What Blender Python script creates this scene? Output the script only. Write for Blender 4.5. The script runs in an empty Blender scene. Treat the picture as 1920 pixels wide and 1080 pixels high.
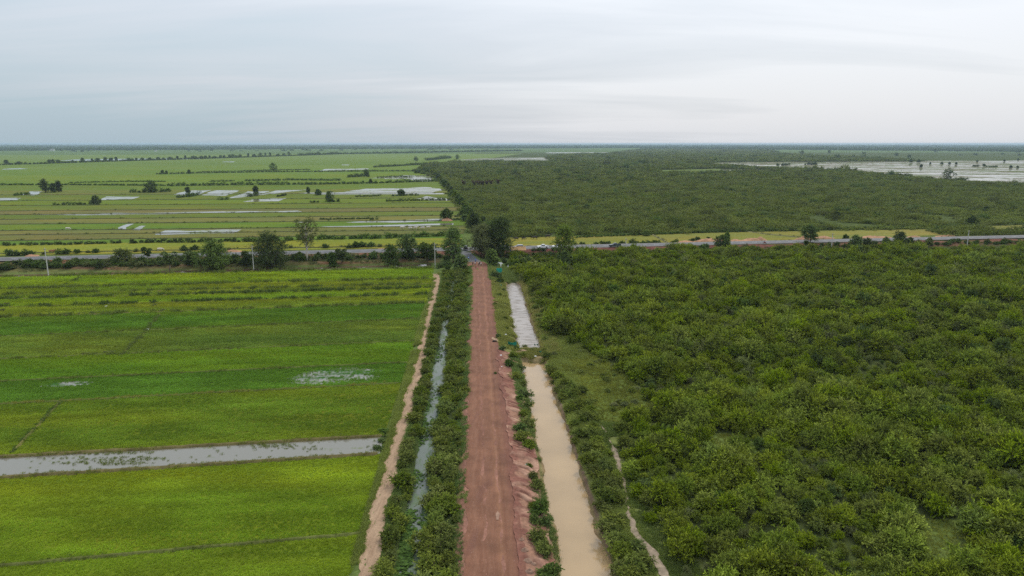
import bpy, math, random
import numpy as np
from mathutils import Vector, Matrix

# ------------------------------------------------------------------ camera, sky, sun, exposure
scene = bpy.context.scene
CAM_H = 48.0
EYE_ROW = 268.5                      # row of the eye-level line in the 1920x1080 photograph
FPX = 1280.0
PITCH = math.atan((540 - EYE_ROW) / FPX)
CP, SP = math.cos(PITCH), math.sin(PITCH)
cam_data = bpy.data.cameras.new('camera')
cam_data.lens = 24.0; cam_data.sensor_width = 36.0
cam_data.clip_start = 0.5; cam_data.clip_end = 90000
cam = bpy.data.objects.new('camera', cam_data)
scene.collection.objects.link(cam)
cam.location = (0, 0, CAM_H)
cam.rotation_euler = (math.pi / 2 - PITCH, 0, 0)
scene.camera = cam

SUN_EL, SUN_AZ = math.radians(47), math.radians(24)     # azimuth measured from +Y towards +X
world = bpy.data.worlds.new('World'); scene.world = world
world.use_nodes = True
wt = world.node_tree; wt.nodes.clear()
def wn(t, **k):
    n = wt.nodes.new(t)
    for a, b in k.items(): setattr(n, a, b)
    return n
wl = wt.links.new
def wmath(op, a, b=None, clamp=False):
    n = wn('ShaderNodeMath', operation=op, use_clamp=clamp)
    for i, v in enumerate((a, b)):
        if v is None: continue
        if isinstance(v, (int, float)): n.inputs[i].default_value = v
        else: wl(v, n.inputs[i])
    return n.outputs[0]
sky = wn('ShaderNodeTexSky', sky_type='NISHITA', sun_disc=False, sun_elevation=SUN_EL, sun_rotation=SUN_AZ,
         altitude=50, air_density=1.3, dust_density=2.5, ozone_density=1.0)
tc = wn('ShaderNodeTexCoord')
sep = wn('ShaderNodeSeparateXYZ'); wl(tc.outputs['Generated'], sep.inputs[0])
zc = wmath('MAXIMUM', sep.outputs[2], 0.0)
den = wmath('ADD', zc, 0.12)
px_ = wmath('DIVIDE', sep.outputs[0], den); py_ = wmath('DIVIDE', sep.outputs[1], den)
comb = wn('ShaderNodeCombineXYZ'); wl(px_, comb.inputs[0]); wl(py_, comb.inputs[1])
mp = wn('ShaderNodeMapping'); wl(comb.outputs[0], mp.inputs[0])
mp.inputs['Rotation'].default_value = (0, 0, math.radians(-24)); mp.inputs['Scale'].default_value = (0.28, 1.0, 1.0)
mp.inputs['Location'].default_value = (3.1, 1.7, 0)
nz = wn('ShaderNodeTexNoise'); nz.inputs['Scale'].default_value = 0.9; nz.inputs['Detail'].default_value = 7
nz.inputs['Roughness'].default_value = 0.55; nz.inputs['Distortion'].default_value = 0.5
wl(mp.outputs[0], nz.inputs['Vector'])
nz2 = wn('ShaderNodeTexNoise'); nz2.inputs['Scale'].default_value = 0.22; nz2.inputs['Detail'].default_value = 3
wl(comb.outputs[0], nz2.inputs['Vector'])
# the deck of cloud thins towards the west (left), where bluer cloud shows
west = wmath('MULTIPLY', wmath('ADD', px_, 0.9), 0.17)
cov = wmath('ADD', wmath('ADD', west, wmath('MULTIPLY', wmath('SUBTRACT', nz2.outputs[0], 0.5), 0.9)), 0.50)
cov = wmath('ADD', cov, wmath('MULTIPLY', wmath('SUBTRACT', nz.outputs[0], 0.5), 1.55), clamp=True)
ramp = wn('ShaderNodeValToRGB')
ramp.color_ramp.elements[0].position = 0.0; ramp.color_ramp.elements[0].color = (0.375, 0.475, 0.545, 1)
ramp.color_ramp.elements[1].position = 1.0; ramp.color_ramp.elements[1].color = (0.64, 0.67, 0.72, 1)
e = ramp.color_ramp.elements.new(0.55); e.color = (0.50, 0.545, 0.605, 1)
wl(cov, ramp.inputs[0])
# overcast sky brightens towards the zenith (CIE overcast: (1 + 2 sin e) / 3)
cie = wmath('ADD', wmath('MULTIPLY', zc, 1.30), 1.0)
cl = wn('ShaderNodeVectorMath', operation='SCALE'); wl(ramp.outputs[0], cl.inputs[0]); wl(cie, cl.inputs['Scale'])
bg1 = wn('ShaderNodeBackground'); bg1.inputs['Strength'].default_value = 0.10; wl(sky.outputs[0], bg1.inputs[0])
bg2 = wn('ShaderNodeBackground'); bg2.inputs['Strength'].default_value = 0.90; wl(cl.outputs[0], bg2.inputs[0])
mx = wn('ShaderNodeMixShader'); mx.inputs[0].default_value = 0.90
wl(bg1.outputs[0], mx.inputs[1]); wl(bg2.outputs[0], mx.inputs[2])
wo = wn('ShaderNodeOutputWorld'); wl(mx.outputs[0], wo.inputs[0])

sun_d = bpy.data.lights.new('sun', 'SUN'); sun_d.energy = 1.5; sun_d.angle = math.radians(11); sun_d.color = (1.0, 0.96, 0.9)
sun = bpy.data.objects.new('sun', sun_d); scene.collection.objects.link(sun)
sd = Vector((math.sin(SUN_AZ) * math.cos(SUN_EL), math.cos(SUN_AZ) * math.cos(SUN_EL), math.sin(SUN_EL)))
sun.rotation_euler = sd.to_track_quat('Z', 'Y').to_euler()
sun.location = (0, 0, 200)

scene.view_settings.view_transform = 'Standard'; scene.view_settings.look = 'None'
scene.view_settings.exposure = 0.36; scene.view_settings.gamma = 1.0
scene.view_settings.use_curve_mapping = False
scene.render.engine = 'CYCLES'
scene.cycles.max_bounces = 6; scene.cycles.diffuse_bounces = 3; scene.cycles.glossy_bounces = 3
scene.cycles.transmission_bounces = 3; scene.cycles.volume_bounces = 1; scene.cycles.transparent_max_bounces = 4
scene.cycles.use_denoising = False
scene.cycles.use_adaptive_sampling = True; scene.cycles.adaptive_threshold = 0.008
scene.cycles.caustics_reflective = False; scene.cycles.caustics_refractive = False

# ------------------------------------------------------------------ layout frames
R = np.random.default_rng(7)
random.seed(7)
C = scene.collection
SL = -70.0 / 1308.0                   # the red road runs towards a point a little left of straight ahead
def G(px, py, z=0.0):
    """photograph pixel -> point of the level z"""
    a = (540 - py)
    yy = a * SP + FPX * CP; zz = a * CP - FPX * SP
    t = (CAM_H - z) / -zz
    return ((px - 960) * t, yy * t, z)
def XU(u, Y): return u + SL * Y       # across-road offset u -> world x
def UX(X, Y): return X - SL * Y
TR0, TRS = 304.7, 0.1478              # the tarred road across: Y = TR0 + TRS * X
TRN = math.sqrt(1 + TRS * TRS)
def WXY(X, Y): return (Y - TR0 - TRS * X) / TRN      # signed distance beyond the tarred road
def TXY(X, w): return (X, TR0 + TRS * X + w * TRN)

def hash2(i, j, s):
    n = (i * 374761393 + j * 668265263 + s * 982451653).astype(np.int64)
    n = (n ^ (n >> 13)) * 1274126177
    n = n & 0x7fffffff
    return ((n ^ (n >> 16)) & 0xffff) / 65535.0
def vn(x, y, s=0):
    x = np.asarray(x, float); y = np.asarray(y, float)
    x, y = np.broadcast_arrays(x, y)
    i = np.floor(x).astype(np.int64); j = np.floor(y).astype(np.int64)
    fx = x - i; fy = y - j
    fx = fx * fx * (3 - 2 * fx); fy = fy * fy * (3 - 2 * fy)
    a = hash2(i, j, s); b = hash2(i + 1, j, s); c = hash2(i, j + 1, s); d = hash2(i + 1, j + 1, s)
    return (a * (1 - fx) + b * fx) * (1 - fy) + (c * (1 - fx) + d * fx) * fy
def fbm(x, y, s=0, o=4):
    t = 0; amp = .5
    for k in range(o):
        t = t + amp * vn(np.asarray(x) * 2**k, np.asarray(y) * 2**k, s + k * 17); amp *= .5
    return t
def trap(u, a, b, c, d):
    return np.clip(np.minimum((u - a) / (b - a), (d - u) / (d - c)), 0, 1)
def sm(t): t = np.clip(t, 0, 1); return t * t * (3 - 2 * t)

ROAD_Z, TR_Z = 0.9, 1.9
CANAL_W, DITCH_W, SIDE_W = -0.80, -0.45, -0.40
def bend(Y):                          # the red road swings left as it climbs to the junction
    return -6.5 * sm((np.asarray(Y) - 252) / 42.0)
def H(X, Y):
    X = np.asarray(X, float); Y = np.asarray(Y, float)
    u = UX(X, Y)
    w = WXY(X, Y)
    j = (fbm(Y * .35, u * .05, 3, 3) - .5)
    z = -fbm(X * .12, Y * .12, 1, 3) * .12 * sm((400 - Y) / 100)
    b = bend(Y)
    rz = ROAD_Z + (TR_Z - ROAD_Z) * sm((Y - 255) / 35)
    road = rz * trap(u - b, -3.6, -1.9, 5.5, 8.9)
    road = np.where(w > 0, 0, road)
    tr = TR_Z * trap(w, -10.5, -4.9, 4.9, 9.5)
    lft = sm((-22 - u) / 6)
    tr = np.maximum(tr, lft * .9 * trap(w, -23.5, -20, -6, 4.9))
    path = .4 * trap(u, -15.2, -14.0, -11.9, -10.4) * (Y < 262)
    near = sm((250 - Y) / 8)
    uc = u + j * .9
    jr = (fbm(Y * .22, u * .03 + 40, 13, 4) - .47) * 2.6; jl = (fbm(Y * .25, u * .03 + 70, 14, 4) - .47) * 2.2
    cut = 1.7 * np.minimum(np.clip((u + jl - 9.0) / 1.5, 0, 1), np.clip((16.1 + jr - u) / 1.2, 0, 1)) * sm((242 - Y - 1.0 * (u - 13.2)**2 + (fbm(u * .6, Y * .1, 15, 2) - .5) * 5) / 4) * (1 - trap(Y + (fbm(u * .5, Y * .05, 16, 3) - .47) * 5, 145.5, 148, 156.5, 160))
    ud = u + j * .8
    dit = 1.2 * trap(ud, -10.2, -9.1, -7.3, -6.2) * near
    side = 1.0 * trap(w + j * 3, -30.5, -28.5, -25.5, -23.0) * sm((-16.5 - u) / 3)
    bank = .35 * trap(uc, 15.9, 16.6, 18.5, 22) * near
    return z * (1 - trap(u, -14, -13, 22, 26)) + np.maximum(np.maximum(road, tr), path + bank) - cut - dit - side

# ------------------------------------------------------------------ mesh helpers
def np_mesh(name, V, F, mat=None, cols=None, lv=None, smooth=False):
    """V (n,3), F (m,4) or (m,3) arrays -> mesh"""
    V = np.asarray(V, np.float32); F = np.asarray(F, np.int32)
    me = bpy.data.meshes.new(name)
    k = F.shape[1]
    me.vertices.add(len(V)); me.vertices.foreach_set('co', V.ravel())
    me.loops.add(F.size); me.loops.foreach_set('vertex_index', F.ravel())
    me.polygons.add(len(F)); me.polygons.foreach_set('loop_start', np.arange(0, F.size, k, dtype=np.int32))
    me.polygons.foreach_set('loop_total', np.full(len(F), k, np.int32))
    if smooth: me.polygons.foreach_set('use_smooth', np.ones(len(F), bool))
    me.update(calc_edges=True)
    if cols is not None:
        a = me.attributes.new('col', 'FLOAT_COLOR', 'POINT')
        c = np.ones((len(V), 4), np.float32); c[:, :3] = cols; a.data.foreach_set('color', c.ravel())
    if lv is not None:
        a = me.attributes.new('lv', 'FLOAT', 'POINT'); a.data.foreach_set('value', np.asarray(lv, np.float32))
    if mat: me.materials.append(mat)
    me.validate()
    return me
def add(name, me, parent=None, loc=None, **props):
    o = bpy.data.objects.new(name, me); C.objects.link(o)
    if loc is not None: o.location = loc
    if parent is not None: o.parent = parent
    for k, v in props.items(): o[k] = v
    return o
def empty(name, loc, rz=0, **props):
    o = bpy.data.objects.new(name, None); C.objects.link(o)
    o.location = loc; o.rotation_euler = (0, 0, rz); o.empty_display_size = .3
    for k, v in props.items(): o[k] = v
    return o
def grid_faces(ny, nx):
    i = np.arange(ny - 1)[:, None] * nx + np.arange(nx - 1)[None, :]
    i = i.ravel()
    return np.stack([i, i + 1, i + nx + 1, i + nx], 1)

class MB:
    """collects boxes, tubes and prisms into one mesh"""
    def __init__(s): s.v = []; s.f = []; s.m = []; s.cur = 0
    def addvf(s, v, f):
        b = len(s.v); s.v += [tuple(p) for p in v]; s.f += [tuple(b + i for i in q) for q in f]; s.m += [s.cur] * len(f)
    def box(s, x0, x1, y0, y1, z0, z1, top=1.0, M=None):
        cx, cy = (x0 + x1) / 2, (y0 + y1) / 2
        v = [(x0, y0, z0), (x1, y0, z0), (x1, y1, z0), (x0, y1, z0)]
        v += [(cx + (x - cx) * top, cy + (y - cy) * top, z1) for x, y, _ in v]
        if M is not None: v = [M @ Vector(p) for p in v]
        s.addvf(v, [(3, 2, 1, 0), (4, 5, 6, 7), (0, 1, 5, 4), (1, 2, 6, 5), (2, 3, 7, 6), (3, 0, 4, 7)])
    def tube(s, pts, rad, n=7, cap=True):
        pts = [Vector(p) for p in pts]
        b = len(s.v); rings = []
        for i, p in enumerate(pts):
            d = (pts[min(i + 1, len(pts) - 1)] - pts[max(i - 1, 0)]).normalized()
            a = d.cross(Vector((0, 0, 1)))
            if a.length < 1e-3: a = Vector((1, 0, 0))
            a.normalize(); c = d.cross(a).normalized()
            r = rad[i] if hasattr(rad, '__len__') else rad
            s.v += [tuple(p + (a * math.cos(2 * math.pi * k / n) + c * math.sin(2 * math.pi * k / n)) * r) for k in range(n)]
        nf = 0
        for i in range(len(pts) - 1):
            for k in range(n):
                k2 = (k + 1) % n
                s.f.append((b + i * n + k, b + i * n + k2, b + (i + 1) * n + k2, b + (i + 1) * n + k)); nf += 1
        if cap:
            s.f.append(tuple(b + (len(pts) - 1) * n + k for k in range(n))); s.f.append(tuple(b + k for k in reversed(range(n)))); nf += 2
        s.m += [s.cur] * nf
    def prism(s, prof, y0, y1, bev=0.0):
        """prof: list of (x, z) closed outline, extruded along y; bev pulls the two sides in at the ends"""
        n = len(prof)
        cx = sum(p[0] for p in prof) / n; cz = sum(p[1] for p in prof) / n
        ys = [(y0, 1 - bev), (y0 + abs(bev) * 1.2, 1), (y1 - abs(bev) * 1.2, 1), (y1, 1 - bev)] if bev else [(y0, 1), (y1, 1)]
        b = len(s.v)
        for y, k in ys: s.v += [(cx + (x - cx) * k, y, cz + (z - cz) * k) for x, z in prof]
        nf = 0
        for r in range(len(ys) - 1):
            for k in range(n):
                k2 = (k + 1) % n
                s.f.append((b + r * n + k, b + r * n + k2, b + (r + 1) * n + k2, b + (r + 1) * n + k)); nf += 1
        s.f.append(tuple(b + k for k in reversed(range(n)))); s.f.append(tuple(b + (len(ys) - 1) * n + k for k in range(n))); nf += 2
        s.m += [s.cur] * nf
    def mesh(s, name, *mats, smooth=False):
        me = bpy.data.meshes.new(name); me.from_pydata(s.v, [], s.f)
        for m in mats: me.materials.append(m)
        if len(mats) > 1: me.polygons.foreach_set('material_index', s.m)
        if smooth: me.polygons.foreach_set('use_smooth', [True] * len(s.f))
        import bmesh
        bm = bmesh.new(); bm.from_mesh(me); bmesh.ops.recalc_face_normals(bm, faces=bm.faces); bm.to_mesh(me); bm.free()
        me.update(); return me

# ------------------------------------------------------------------ materials
def newmat(name):
    m = bpy.data.materials.new(name); m.use_nodes = True
    nt = m.node_tree; nt.nodes.clear()
    return m, nt
class N:
    """tiny node-graph helper"""
    def __init__(s, nt): s.nt = nt
    def n(s, t, **k):
        x = s.nt.nodes.new(t)
        for a, b in k.items(): setattr(x, a, b)
        return x
    def L(s, a, b): s.nt.links.new(a, b)
    def set(s, sock, v):
        if isinstance(v, bpy.types.NodeSocket): s.L(v, sock)
        elif isinstance(v, (tuple, list)) and len(v) == 3 and sock.type == 'RGBA': sock.default_value = (*v, 1)
        else: sock.default_value = v
    def m(s, op, a, b=0.0, clamp=False):
        x = s.n('ShaderNodeMath', operation=op, use_clamp=clamp); s.set(x.inputs[0], a); s.set(x.inputs[1], b); return x.outputs[0]
    def noise(s, vec, scale, detail=4, rough=.55, dist=0.0):
        x = s.n('ShaderNodeTexNoise'); s.set(x.inputs['Vector'], vec); x.inputs['Scale'].default_value = scale
        x.inputs['Detail'].default_value = detail; x.inputs['Roughness'].default_value = rough; x.inputs['Distortion'].default_value = dist
        return x.outputs[0]
    def mapv(s, vec, scale=(1, 1, 1), rot=0.0, loc=(0, 0, 0)):
        x = s.n('ShaderNodeMapping'); s.set(x.inputs[0], vec); x.inputs['Scale'].default_value = scale
        x.inputs['Rotation'].default_value = (0, 0, rot); x.inputs['Location'].default_value = loc
        return x.outputs[0]
    def mix(s, f, a, b, mode='MIX'):
        x = s.n('ShaderNodeMix', data_type='RGBA', blend_type=mode); s.set(x.inputs[0], f); s.set(x.inputs[6], a); s.set(x.inputs[7], b)
        return x.outputs[2]
    def rng(s, v, a, b, c=0.0, d=1.0):
        x = s.n('ShaderNodeMapRange'); x.inputs[1].default_value = a; x.inputs[2].default_value = b
        x.inputs[3].default_value = c; x.inputs[4].default_value = d; s.set(x.inputs[0], v); return x.outputs[0]
    def pos(s): return s.n('ShaderNodeNewGeometry').outputs['Position']
    def attr(s, name, t='GEOMETRY'):
        x = s.n('ShaderNodeAttribute', attribute_type=t); x.attribute_name = name; return x
    def bump(s, h, strength=.5, dist=.1):
        x = s.n('ShaderNodeBump'); x.inputs['Strength'].default_value = strength; x.inputs['Distance'].default_value = dist; s.L(h, x.inputs['Height']); return x.outputs[0]
    def pbsdf(s, col, rough=.9, spec=.3, normal=None, metal=0.0):
        x = s.n('ShaderNodeBsdfPrincipled'); s.set(x.inputs['Base Color'], col); s.set(x.inputs['Roughness'], rough)
        x.inputs['Specular IOR Level'].default_value = spec; x.inputs['Metallic'].default_value = metal
        if normal is not None: s.L(normal, x.inputs['Normal'])
        return x.outputs[0]
    def out(s, sh, vol=None):
        o = s.n('ShaderNodeOutputMaterial')
        if sh is not None: s.L(sh, o.inputs[0])
        if vol is not None: s.L(vol, o.inputs[1])
ROADROT = math.atan(SL)               # maps the road direction onto Y
def plain(name, col, rough=.6, spec=.4, metal=0.0, var=.25, scale=3.0):
    m, nt = newmat(name); g = N(nt)
    nz = g.noise(g.pos(), scale, 4)
    f = g.rng(nz, .3, .7, 1 - var, 1 + var * .6)
    c = g.mix(1.0, (*col, 1), f, 'MULTIPLY')
    g.out(g.pbsdf(c, rough, spec, metal=metal)); return m
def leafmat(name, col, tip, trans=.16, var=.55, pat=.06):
    """leaf: colour varies leaf to leaf, plant to plant and slowly over the land, with shade painted into inner leaves"""
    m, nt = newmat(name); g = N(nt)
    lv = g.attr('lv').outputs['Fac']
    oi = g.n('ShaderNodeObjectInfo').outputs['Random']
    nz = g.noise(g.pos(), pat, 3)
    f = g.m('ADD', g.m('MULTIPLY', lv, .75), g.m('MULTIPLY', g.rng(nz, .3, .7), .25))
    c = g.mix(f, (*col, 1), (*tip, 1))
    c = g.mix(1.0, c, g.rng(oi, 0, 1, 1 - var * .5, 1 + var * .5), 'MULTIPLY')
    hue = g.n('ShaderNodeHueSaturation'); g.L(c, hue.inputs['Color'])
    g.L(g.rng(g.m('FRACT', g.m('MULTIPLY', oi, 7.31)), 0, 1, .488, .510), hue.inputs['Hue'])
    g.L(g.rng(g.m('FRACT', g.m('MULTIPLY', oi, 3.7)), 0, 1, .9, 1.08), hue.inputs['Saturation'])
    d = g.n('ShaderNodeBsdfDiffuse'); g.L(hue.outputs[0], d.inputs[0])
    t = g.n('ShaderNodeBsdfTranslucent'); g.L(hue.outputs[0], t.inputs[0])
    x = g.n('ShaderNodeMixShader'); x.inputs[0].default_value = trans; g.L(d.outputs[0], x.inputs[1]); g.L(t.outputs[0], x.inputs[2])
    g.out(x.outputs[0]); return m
M = {}
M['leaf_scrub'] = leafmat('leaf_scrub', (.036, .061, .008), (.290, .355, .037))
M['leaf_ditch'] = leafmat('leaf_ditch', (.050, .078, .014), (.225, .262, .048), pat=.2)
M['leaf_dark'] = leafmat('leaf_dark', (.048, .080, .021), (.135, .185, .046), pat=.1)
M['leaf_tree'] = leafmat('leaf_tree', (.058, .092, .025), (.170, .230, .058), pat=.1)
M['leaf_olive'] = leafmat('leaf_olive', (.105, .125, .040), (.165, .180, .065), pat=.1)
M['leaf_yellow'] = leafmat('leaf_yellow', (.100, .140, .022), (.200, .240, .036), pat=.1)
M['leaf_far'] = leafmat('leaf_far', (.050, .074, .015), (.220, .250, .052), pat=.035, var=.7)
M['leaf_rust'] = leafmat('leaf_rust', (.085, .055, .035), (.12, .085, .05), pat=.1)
M['bark'] = plain('bark', (.16, .11, .075), .9, .2, scale=2)
M['bark_pale'] = plain('bark_pale', (.50, .45, .38), .85, .2, scale=1.5)
def grassmat(name):
    m, nt = newmat(name); g = N(nt)
    t = g.attr('tint', 'INSTANCER').outputs['Color']
    lv = g.attr('lv').outputs['Fac']
    c = g.mix(1.0, t, g.rng(lv, 0, 1, .75, 1.25), 'MULTIPLY')
    d = g.n('ShaderNodeBsdfDiffuse'); g.L(c, d.inputs[0])
    tr = g.n('ShaderNodeBsdfTranslucent'); g.L(c, tr.inputs[0])
    x = g.n('ShaderNodeMixShader'); x.inputs[0].default_value = .3; g.L(d.outputs[0], x.inputs[1]); g.L(tr.outputs[0], x.inputs[2])
    g.out(x.outputs[0]); return m
M['grass'] = grassmat('grass_blades')
def groundmat():
    m, nt = newmat('ground_soil'); g = N(nt)
    p = g.pos(); c = g.attr('col').outputs['Color']
    n1 = g.noise(p, .35, 6, .65); n2 = g.noise(p, 2.5, 4, .6); n3 = g.noise(g.mapv(p, (.004, .02, .02)), 1.0, 5, .6)
    c = g.mix(1.0, c, g.rng(n1, .25, .75, .62, 1.4), 'MULTIPLY')
    c = g.mix(1.0, c, g.rng(n2, .25, .75, .72, 1.3), 'MULTIPLY')
    c = g.mix(1.0, c, g.rng(n3, .3, .7, .8, 1.2), 'MULTIPLY')
    g.out(g.pbsdf(c, 1.0, .02, g.bump(n2, .5, .15))); return m
M['ground'] = groundmat()
def paddymat():
    m, nt = newmat('paddy'); g = N(nt)
    p = g.pos(); c = g.attr('col').outputs['Color']
    rows = g.noise(g.mapv(p, (.03, .5, .5), -.14), 1.0, 5, .6)
    n1 = g.noise(g.mapv(p, (.02, .06, .06), -.14), 1.0, 4, .55)
    n2 = g.noise(g.mapv(p, (1.5, .6, 1)), 1.0, 3, .6)
    yel = g.mix(1.0, c, (1.45, 1.10, .9, 1), 'MULTIPLY'); n4 = g.noise(g.mapv(p, (.012, .03, .03), -.14, (7, 3, 0)), 1.0, 5, .65); brn = g.mix(1.0, c, (1.25, .80, 1.1, 1), 'MULTIPLY')
    c = g.mix(g.rng(n1, .42, .68, 0, .75), c, yel); c = g.mix(g.rng(n4, .52, .66, 0, .45), c, brn)
    c = g.mix(1.0, c, g.rng(rows, .3, .7, .82, 1.16), 'MULTIPLY')
    c = g.mix(1.0, c, g.rng(n2, .25, .75, .7, 1.3), 'MULTIPLY')
    g.out(g.pbsdf(c, 1.0, .02, g.bump(n2, .6, .2))); return m
M['paddy'] = paddymat()
def roadmat():
    m, nt = newmat('laterite_road'); g = N(nt)
    p = g.mapv(g.pos(), rot=-ROADROT)
    uu = g.attr('uu').outputs['Fac']
    wob = g.noise(g.mapv(p, (.3, .02, 1)), 1.0, 3)
    ux = g.m('ADD', uu, g.m('MULTIPLY', g.m('SUBTRACT', wob, .5), .10))
    cx = g.n('ShaderNodeCombineXYZ'); g.L(g.m('MULTIPLY', ux, 9.0), cx.inputs[0])
    st = g.noise(cx.outputs[0], 1.0, 4, .7)
    fine = g.noise(g.mapv(p, (3.0, .25, 1)), 1.0, 5, .65)
    blot = g.noise(p, .35, 5, .6); grit = g.noise(p, 9.0, 3, .6)
    c = g.mix(g.rng(st, .35, .65), (.145, .064, .037, 1), (.190, .094, .057, 1))
    track = g.m('MULTIPLY', g.rng(g.m('ABSOLUTE', g.m('SUBTRACT', ux, .62)), .0, .09, 1.0, 0.0), .6)
    c = g.mix(track, c, (.222, .108, .060, 1))
    edge = g.rng(uu, .78, .92); c = g.mix(g.m('MULTIPLY', edge, .55), c, (.140, .057, .042, 1))
    c = g.mix(1.0, c, g.rng(fine, .25, .75, .88, 1.12), 'MULTIPLY')
    c = g.mix(1.0, c, g.rng(blot, .25, .75, .72, 1.24), 'MULTIPLY'); damp = g.noise(g.mapv(p, (.5, .12, 1), 0, (4, 9, 0)), 1.0, 4, .6); c = g.mix(g.rng(damp, .56, .68, 0, .45), c, (.115, .052, .038, 1))
    stone = g.rng(g.noise(p, 4.0, 2, .5), .70, .76); c = g.mix(g.m('MULTIPLY', stone, .6), c, (.34, .22, .17, 1))
    c = g.mix(1.0, c, g.rng(grit, .3, .7, .85, 1.15), 'MULTIPLY')
    g.out(g.pbsdf(c, .95, .15, g.bump(grit, .4, .05))); return m
M['road'] = roadmat()
def bankmat():
    m, nt = newmat('eroded_laterite'); g = N(nt)
    c = g.attr('col').outputs['Color']; p = g.pos()
    n = g.noise(p, 2.2, 6, .65); n2 = g.noise(p, .4, 3)
    c = g.mix(1.0, c, g.rng(n, .25, .75, .65, 1.3), 'MULTIPLY'); c = g.mix(1.0, c, g.rng(n2, .3, .7, .8, 1.2), 'MULTIPLY')
    g.out(g.pbsdf(c, .95, .15, g.bump(n, .7, .12))); return m
M['bank'] = bankmat()
def pathmat():
    m, nt = newmat('dirt_track'); g = N(nt)
    p = g.mapv(g.pos(), rot=-ROADROT)
    n = g.noise(g.mapv(p, (2.5, .3, 1)), 1.0, 5, .6); n2 = g.noise(p, .7, 5, .65); n3 = g.noise(p, 6, 3)
    c = g.mix(g.rng(n, .3, .7), (.240, .155, .095, 1), (.350, .238, .150, 1))
    c = g.mix(g.rng(n2, .55, .8, 0, .6), c, (.16, .11, .07, 1))
    c = g.mix(1.0, c, g.rng(n3, .3, .7, .8, 1.18), 'MULTIPLY')
    g.out(g.pbsdf(c, .95, .12, g.bump(n3, .5, .06))); return m
M['path'] = pathmat()
M['sand'] = plain('pale_sand', (.26, .20, .14), .95, .1, var=.4, scale=1.2)
def asphalt():
    m, nt = newmat('asphalt'); g = N(nt)
    p = g.pos(); n = g.noise(g.mapv(p, (.08, .9, 1), -math.atan(TRS)), 1.0, 4); n2 = g.noise(p, 6, 3)
    c = g.mix(g.rng(n, .3, .7), (.066, .066, .069, 1), (.103, .102, .104, 1))
    c = g.mix(1.0, c, g.rng(n2, .3, .7, .85, 1.15), 'MULTIPLY')
    g.out(g.pbsdf(c, .8, .3)); return m
M['asphalt'] = asphalt()
M['shoulder'] = plain('gravel_shoulder', (.19, .175, .16), .95, .2, scale=1.2)
def watermat(name, col, rough=.06, wave=.05, spec=.5, scum=None, stretch_xy=(.9, .25, 1)):
    m, nt = newmat(name); g = N(nt)
    p = g.pos(); n = g.noise(p, .12, 4); w = g.noise(g.mapv(p, (1.0, .6, 1)), 1.6, 3)
    c = g.mix(1.0, (*col, 1), g.rng(n, .3, .7, .88, 1.12), 'MULTIPLY')
    if scum is not None:
        s = g.rng(g.noise(g.mapv(p, stretch_xy), 1.0, 5, .6), .50, .60)
        c = g.mix(s, c, (*scum, 1)); rough = g.rng(s, 0, 1, rough, .6)
    g.out(g.pbsdf(c, rough, spec, g.bump(w, wave, .05))); return m
M['mud_water'] = watermat('muddy_canal_water', (.322, .218, .108), .10, .07)
M['silver_water'] = watermat('sky_tinted_canal_water', (.265, .22, .18), .10, .12, scum=(.165, .14, .115), stretch_xy=(.35, .9, 1))  # pale grey base colour stands in for part of the sky reflection
M['ditch_water'] = watermat('ditch_water', (.085, .100, .070), .16, .12, scum=(.055, .095, .034))
M['brown_water'] = watermat('brown_ditch_water', (.085, .055, .035), .08, .04)
def floodmat(name, grass, lo, hi, sc, soil=(.16, .12, .075)):
    """shallow field water broken by rice and mud: a mask of the plants standing in it"""
    m, nt = newmat(name); g = N(nt)
    p = g.pos(); 
    n = g.noise(g.mapv(p, (sc * .22, sc, sc), -.14), 1.0, 6, .62); n2 = g.noise(g.mapv(p, (sc * 4, sc * 2, 1)), 1.0, 3, .6)
    k = g.m('ADD', n, g.m('MULTIPLY', g.m('SUBTRACT', n2, .5), .35))
    f = g.rng(k, lo, hi)
    v = g.noise(p, sc * .7, 3)
    gc = g.mix(g.rng(v, .4, .65), (*grass, 1), (*soil, 1))
    wtr = g.pbsdf((.16, .15, .12), .06, .5, g.bump(n2, .02, .05)); gr = g.pbsdf(gc, 1.0, .02)
    x = g.n('ShaderNodeMixShader'); g.L(f, x.inputs[0]); g.L(wtr, x.inputs[1]); g.L(gr, x.inputs[2])
    g.out(x.outputs[0]); return m
M['flood_near'] = floodmat('flooded_paddy', (.10, .15, .03), .60, .74, .35, (.12, .13, .04))
M['flood_wet'] = floodmat('wet_rice', (.030, .085, .012), .47, .60, .30, (.03, .09, .013))
M['clear_water'] = floodmat('open_field_water', (.095, .135, .03), .53, .64, .10, (.12, .11, .05))
M['flood_mid'] = floodmat('wet_paddy', (.115, .165, .03), .50, .62, .12, (.15, .14, .05))
M['flood_far'] = floodmat('flooded_plain', (.10, .125, .045), .425, .51, .032, (.15, .12, .085))
M['concrete'] = plain('concrete', (.45, .44, .41), .85, .3, scale=4)
M['white_paint'] = plain('white_car_paint', (.78, .78, .78), .25, .5, var=.05)
M['dark_paint'] = plain('dark_car_paint', (.035, .05, .06), .22, .5, var=.1)
M['black_paint'] = plain('black_car_paint', (.012, .012, .014), .25, .5, var=.1)
M['silver_paint'] = plain('silver_car_paint', (.42, .44, .47), .28, .5, metal=.4, var=.06)
M['car_glass'] = plain('car_glass', (.02, .025, .03), .06, .6, var=.05)
M['tyre'] = plain('tyre_rubber', (.02, .02, .02), .85, .2)
M['rim'] = plain('wheel_rim', (.5, .5, .52), .35, .5, metal=.7, var=.05)
M['head_lamp'] = plain('headlamp_lens', (.75, .76, .78), .12, .6, var=.03)
M['tail_lamp'] = plain('taillamp_lens', (.40, .02, .02), .2, .5, var=.03)
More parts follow.
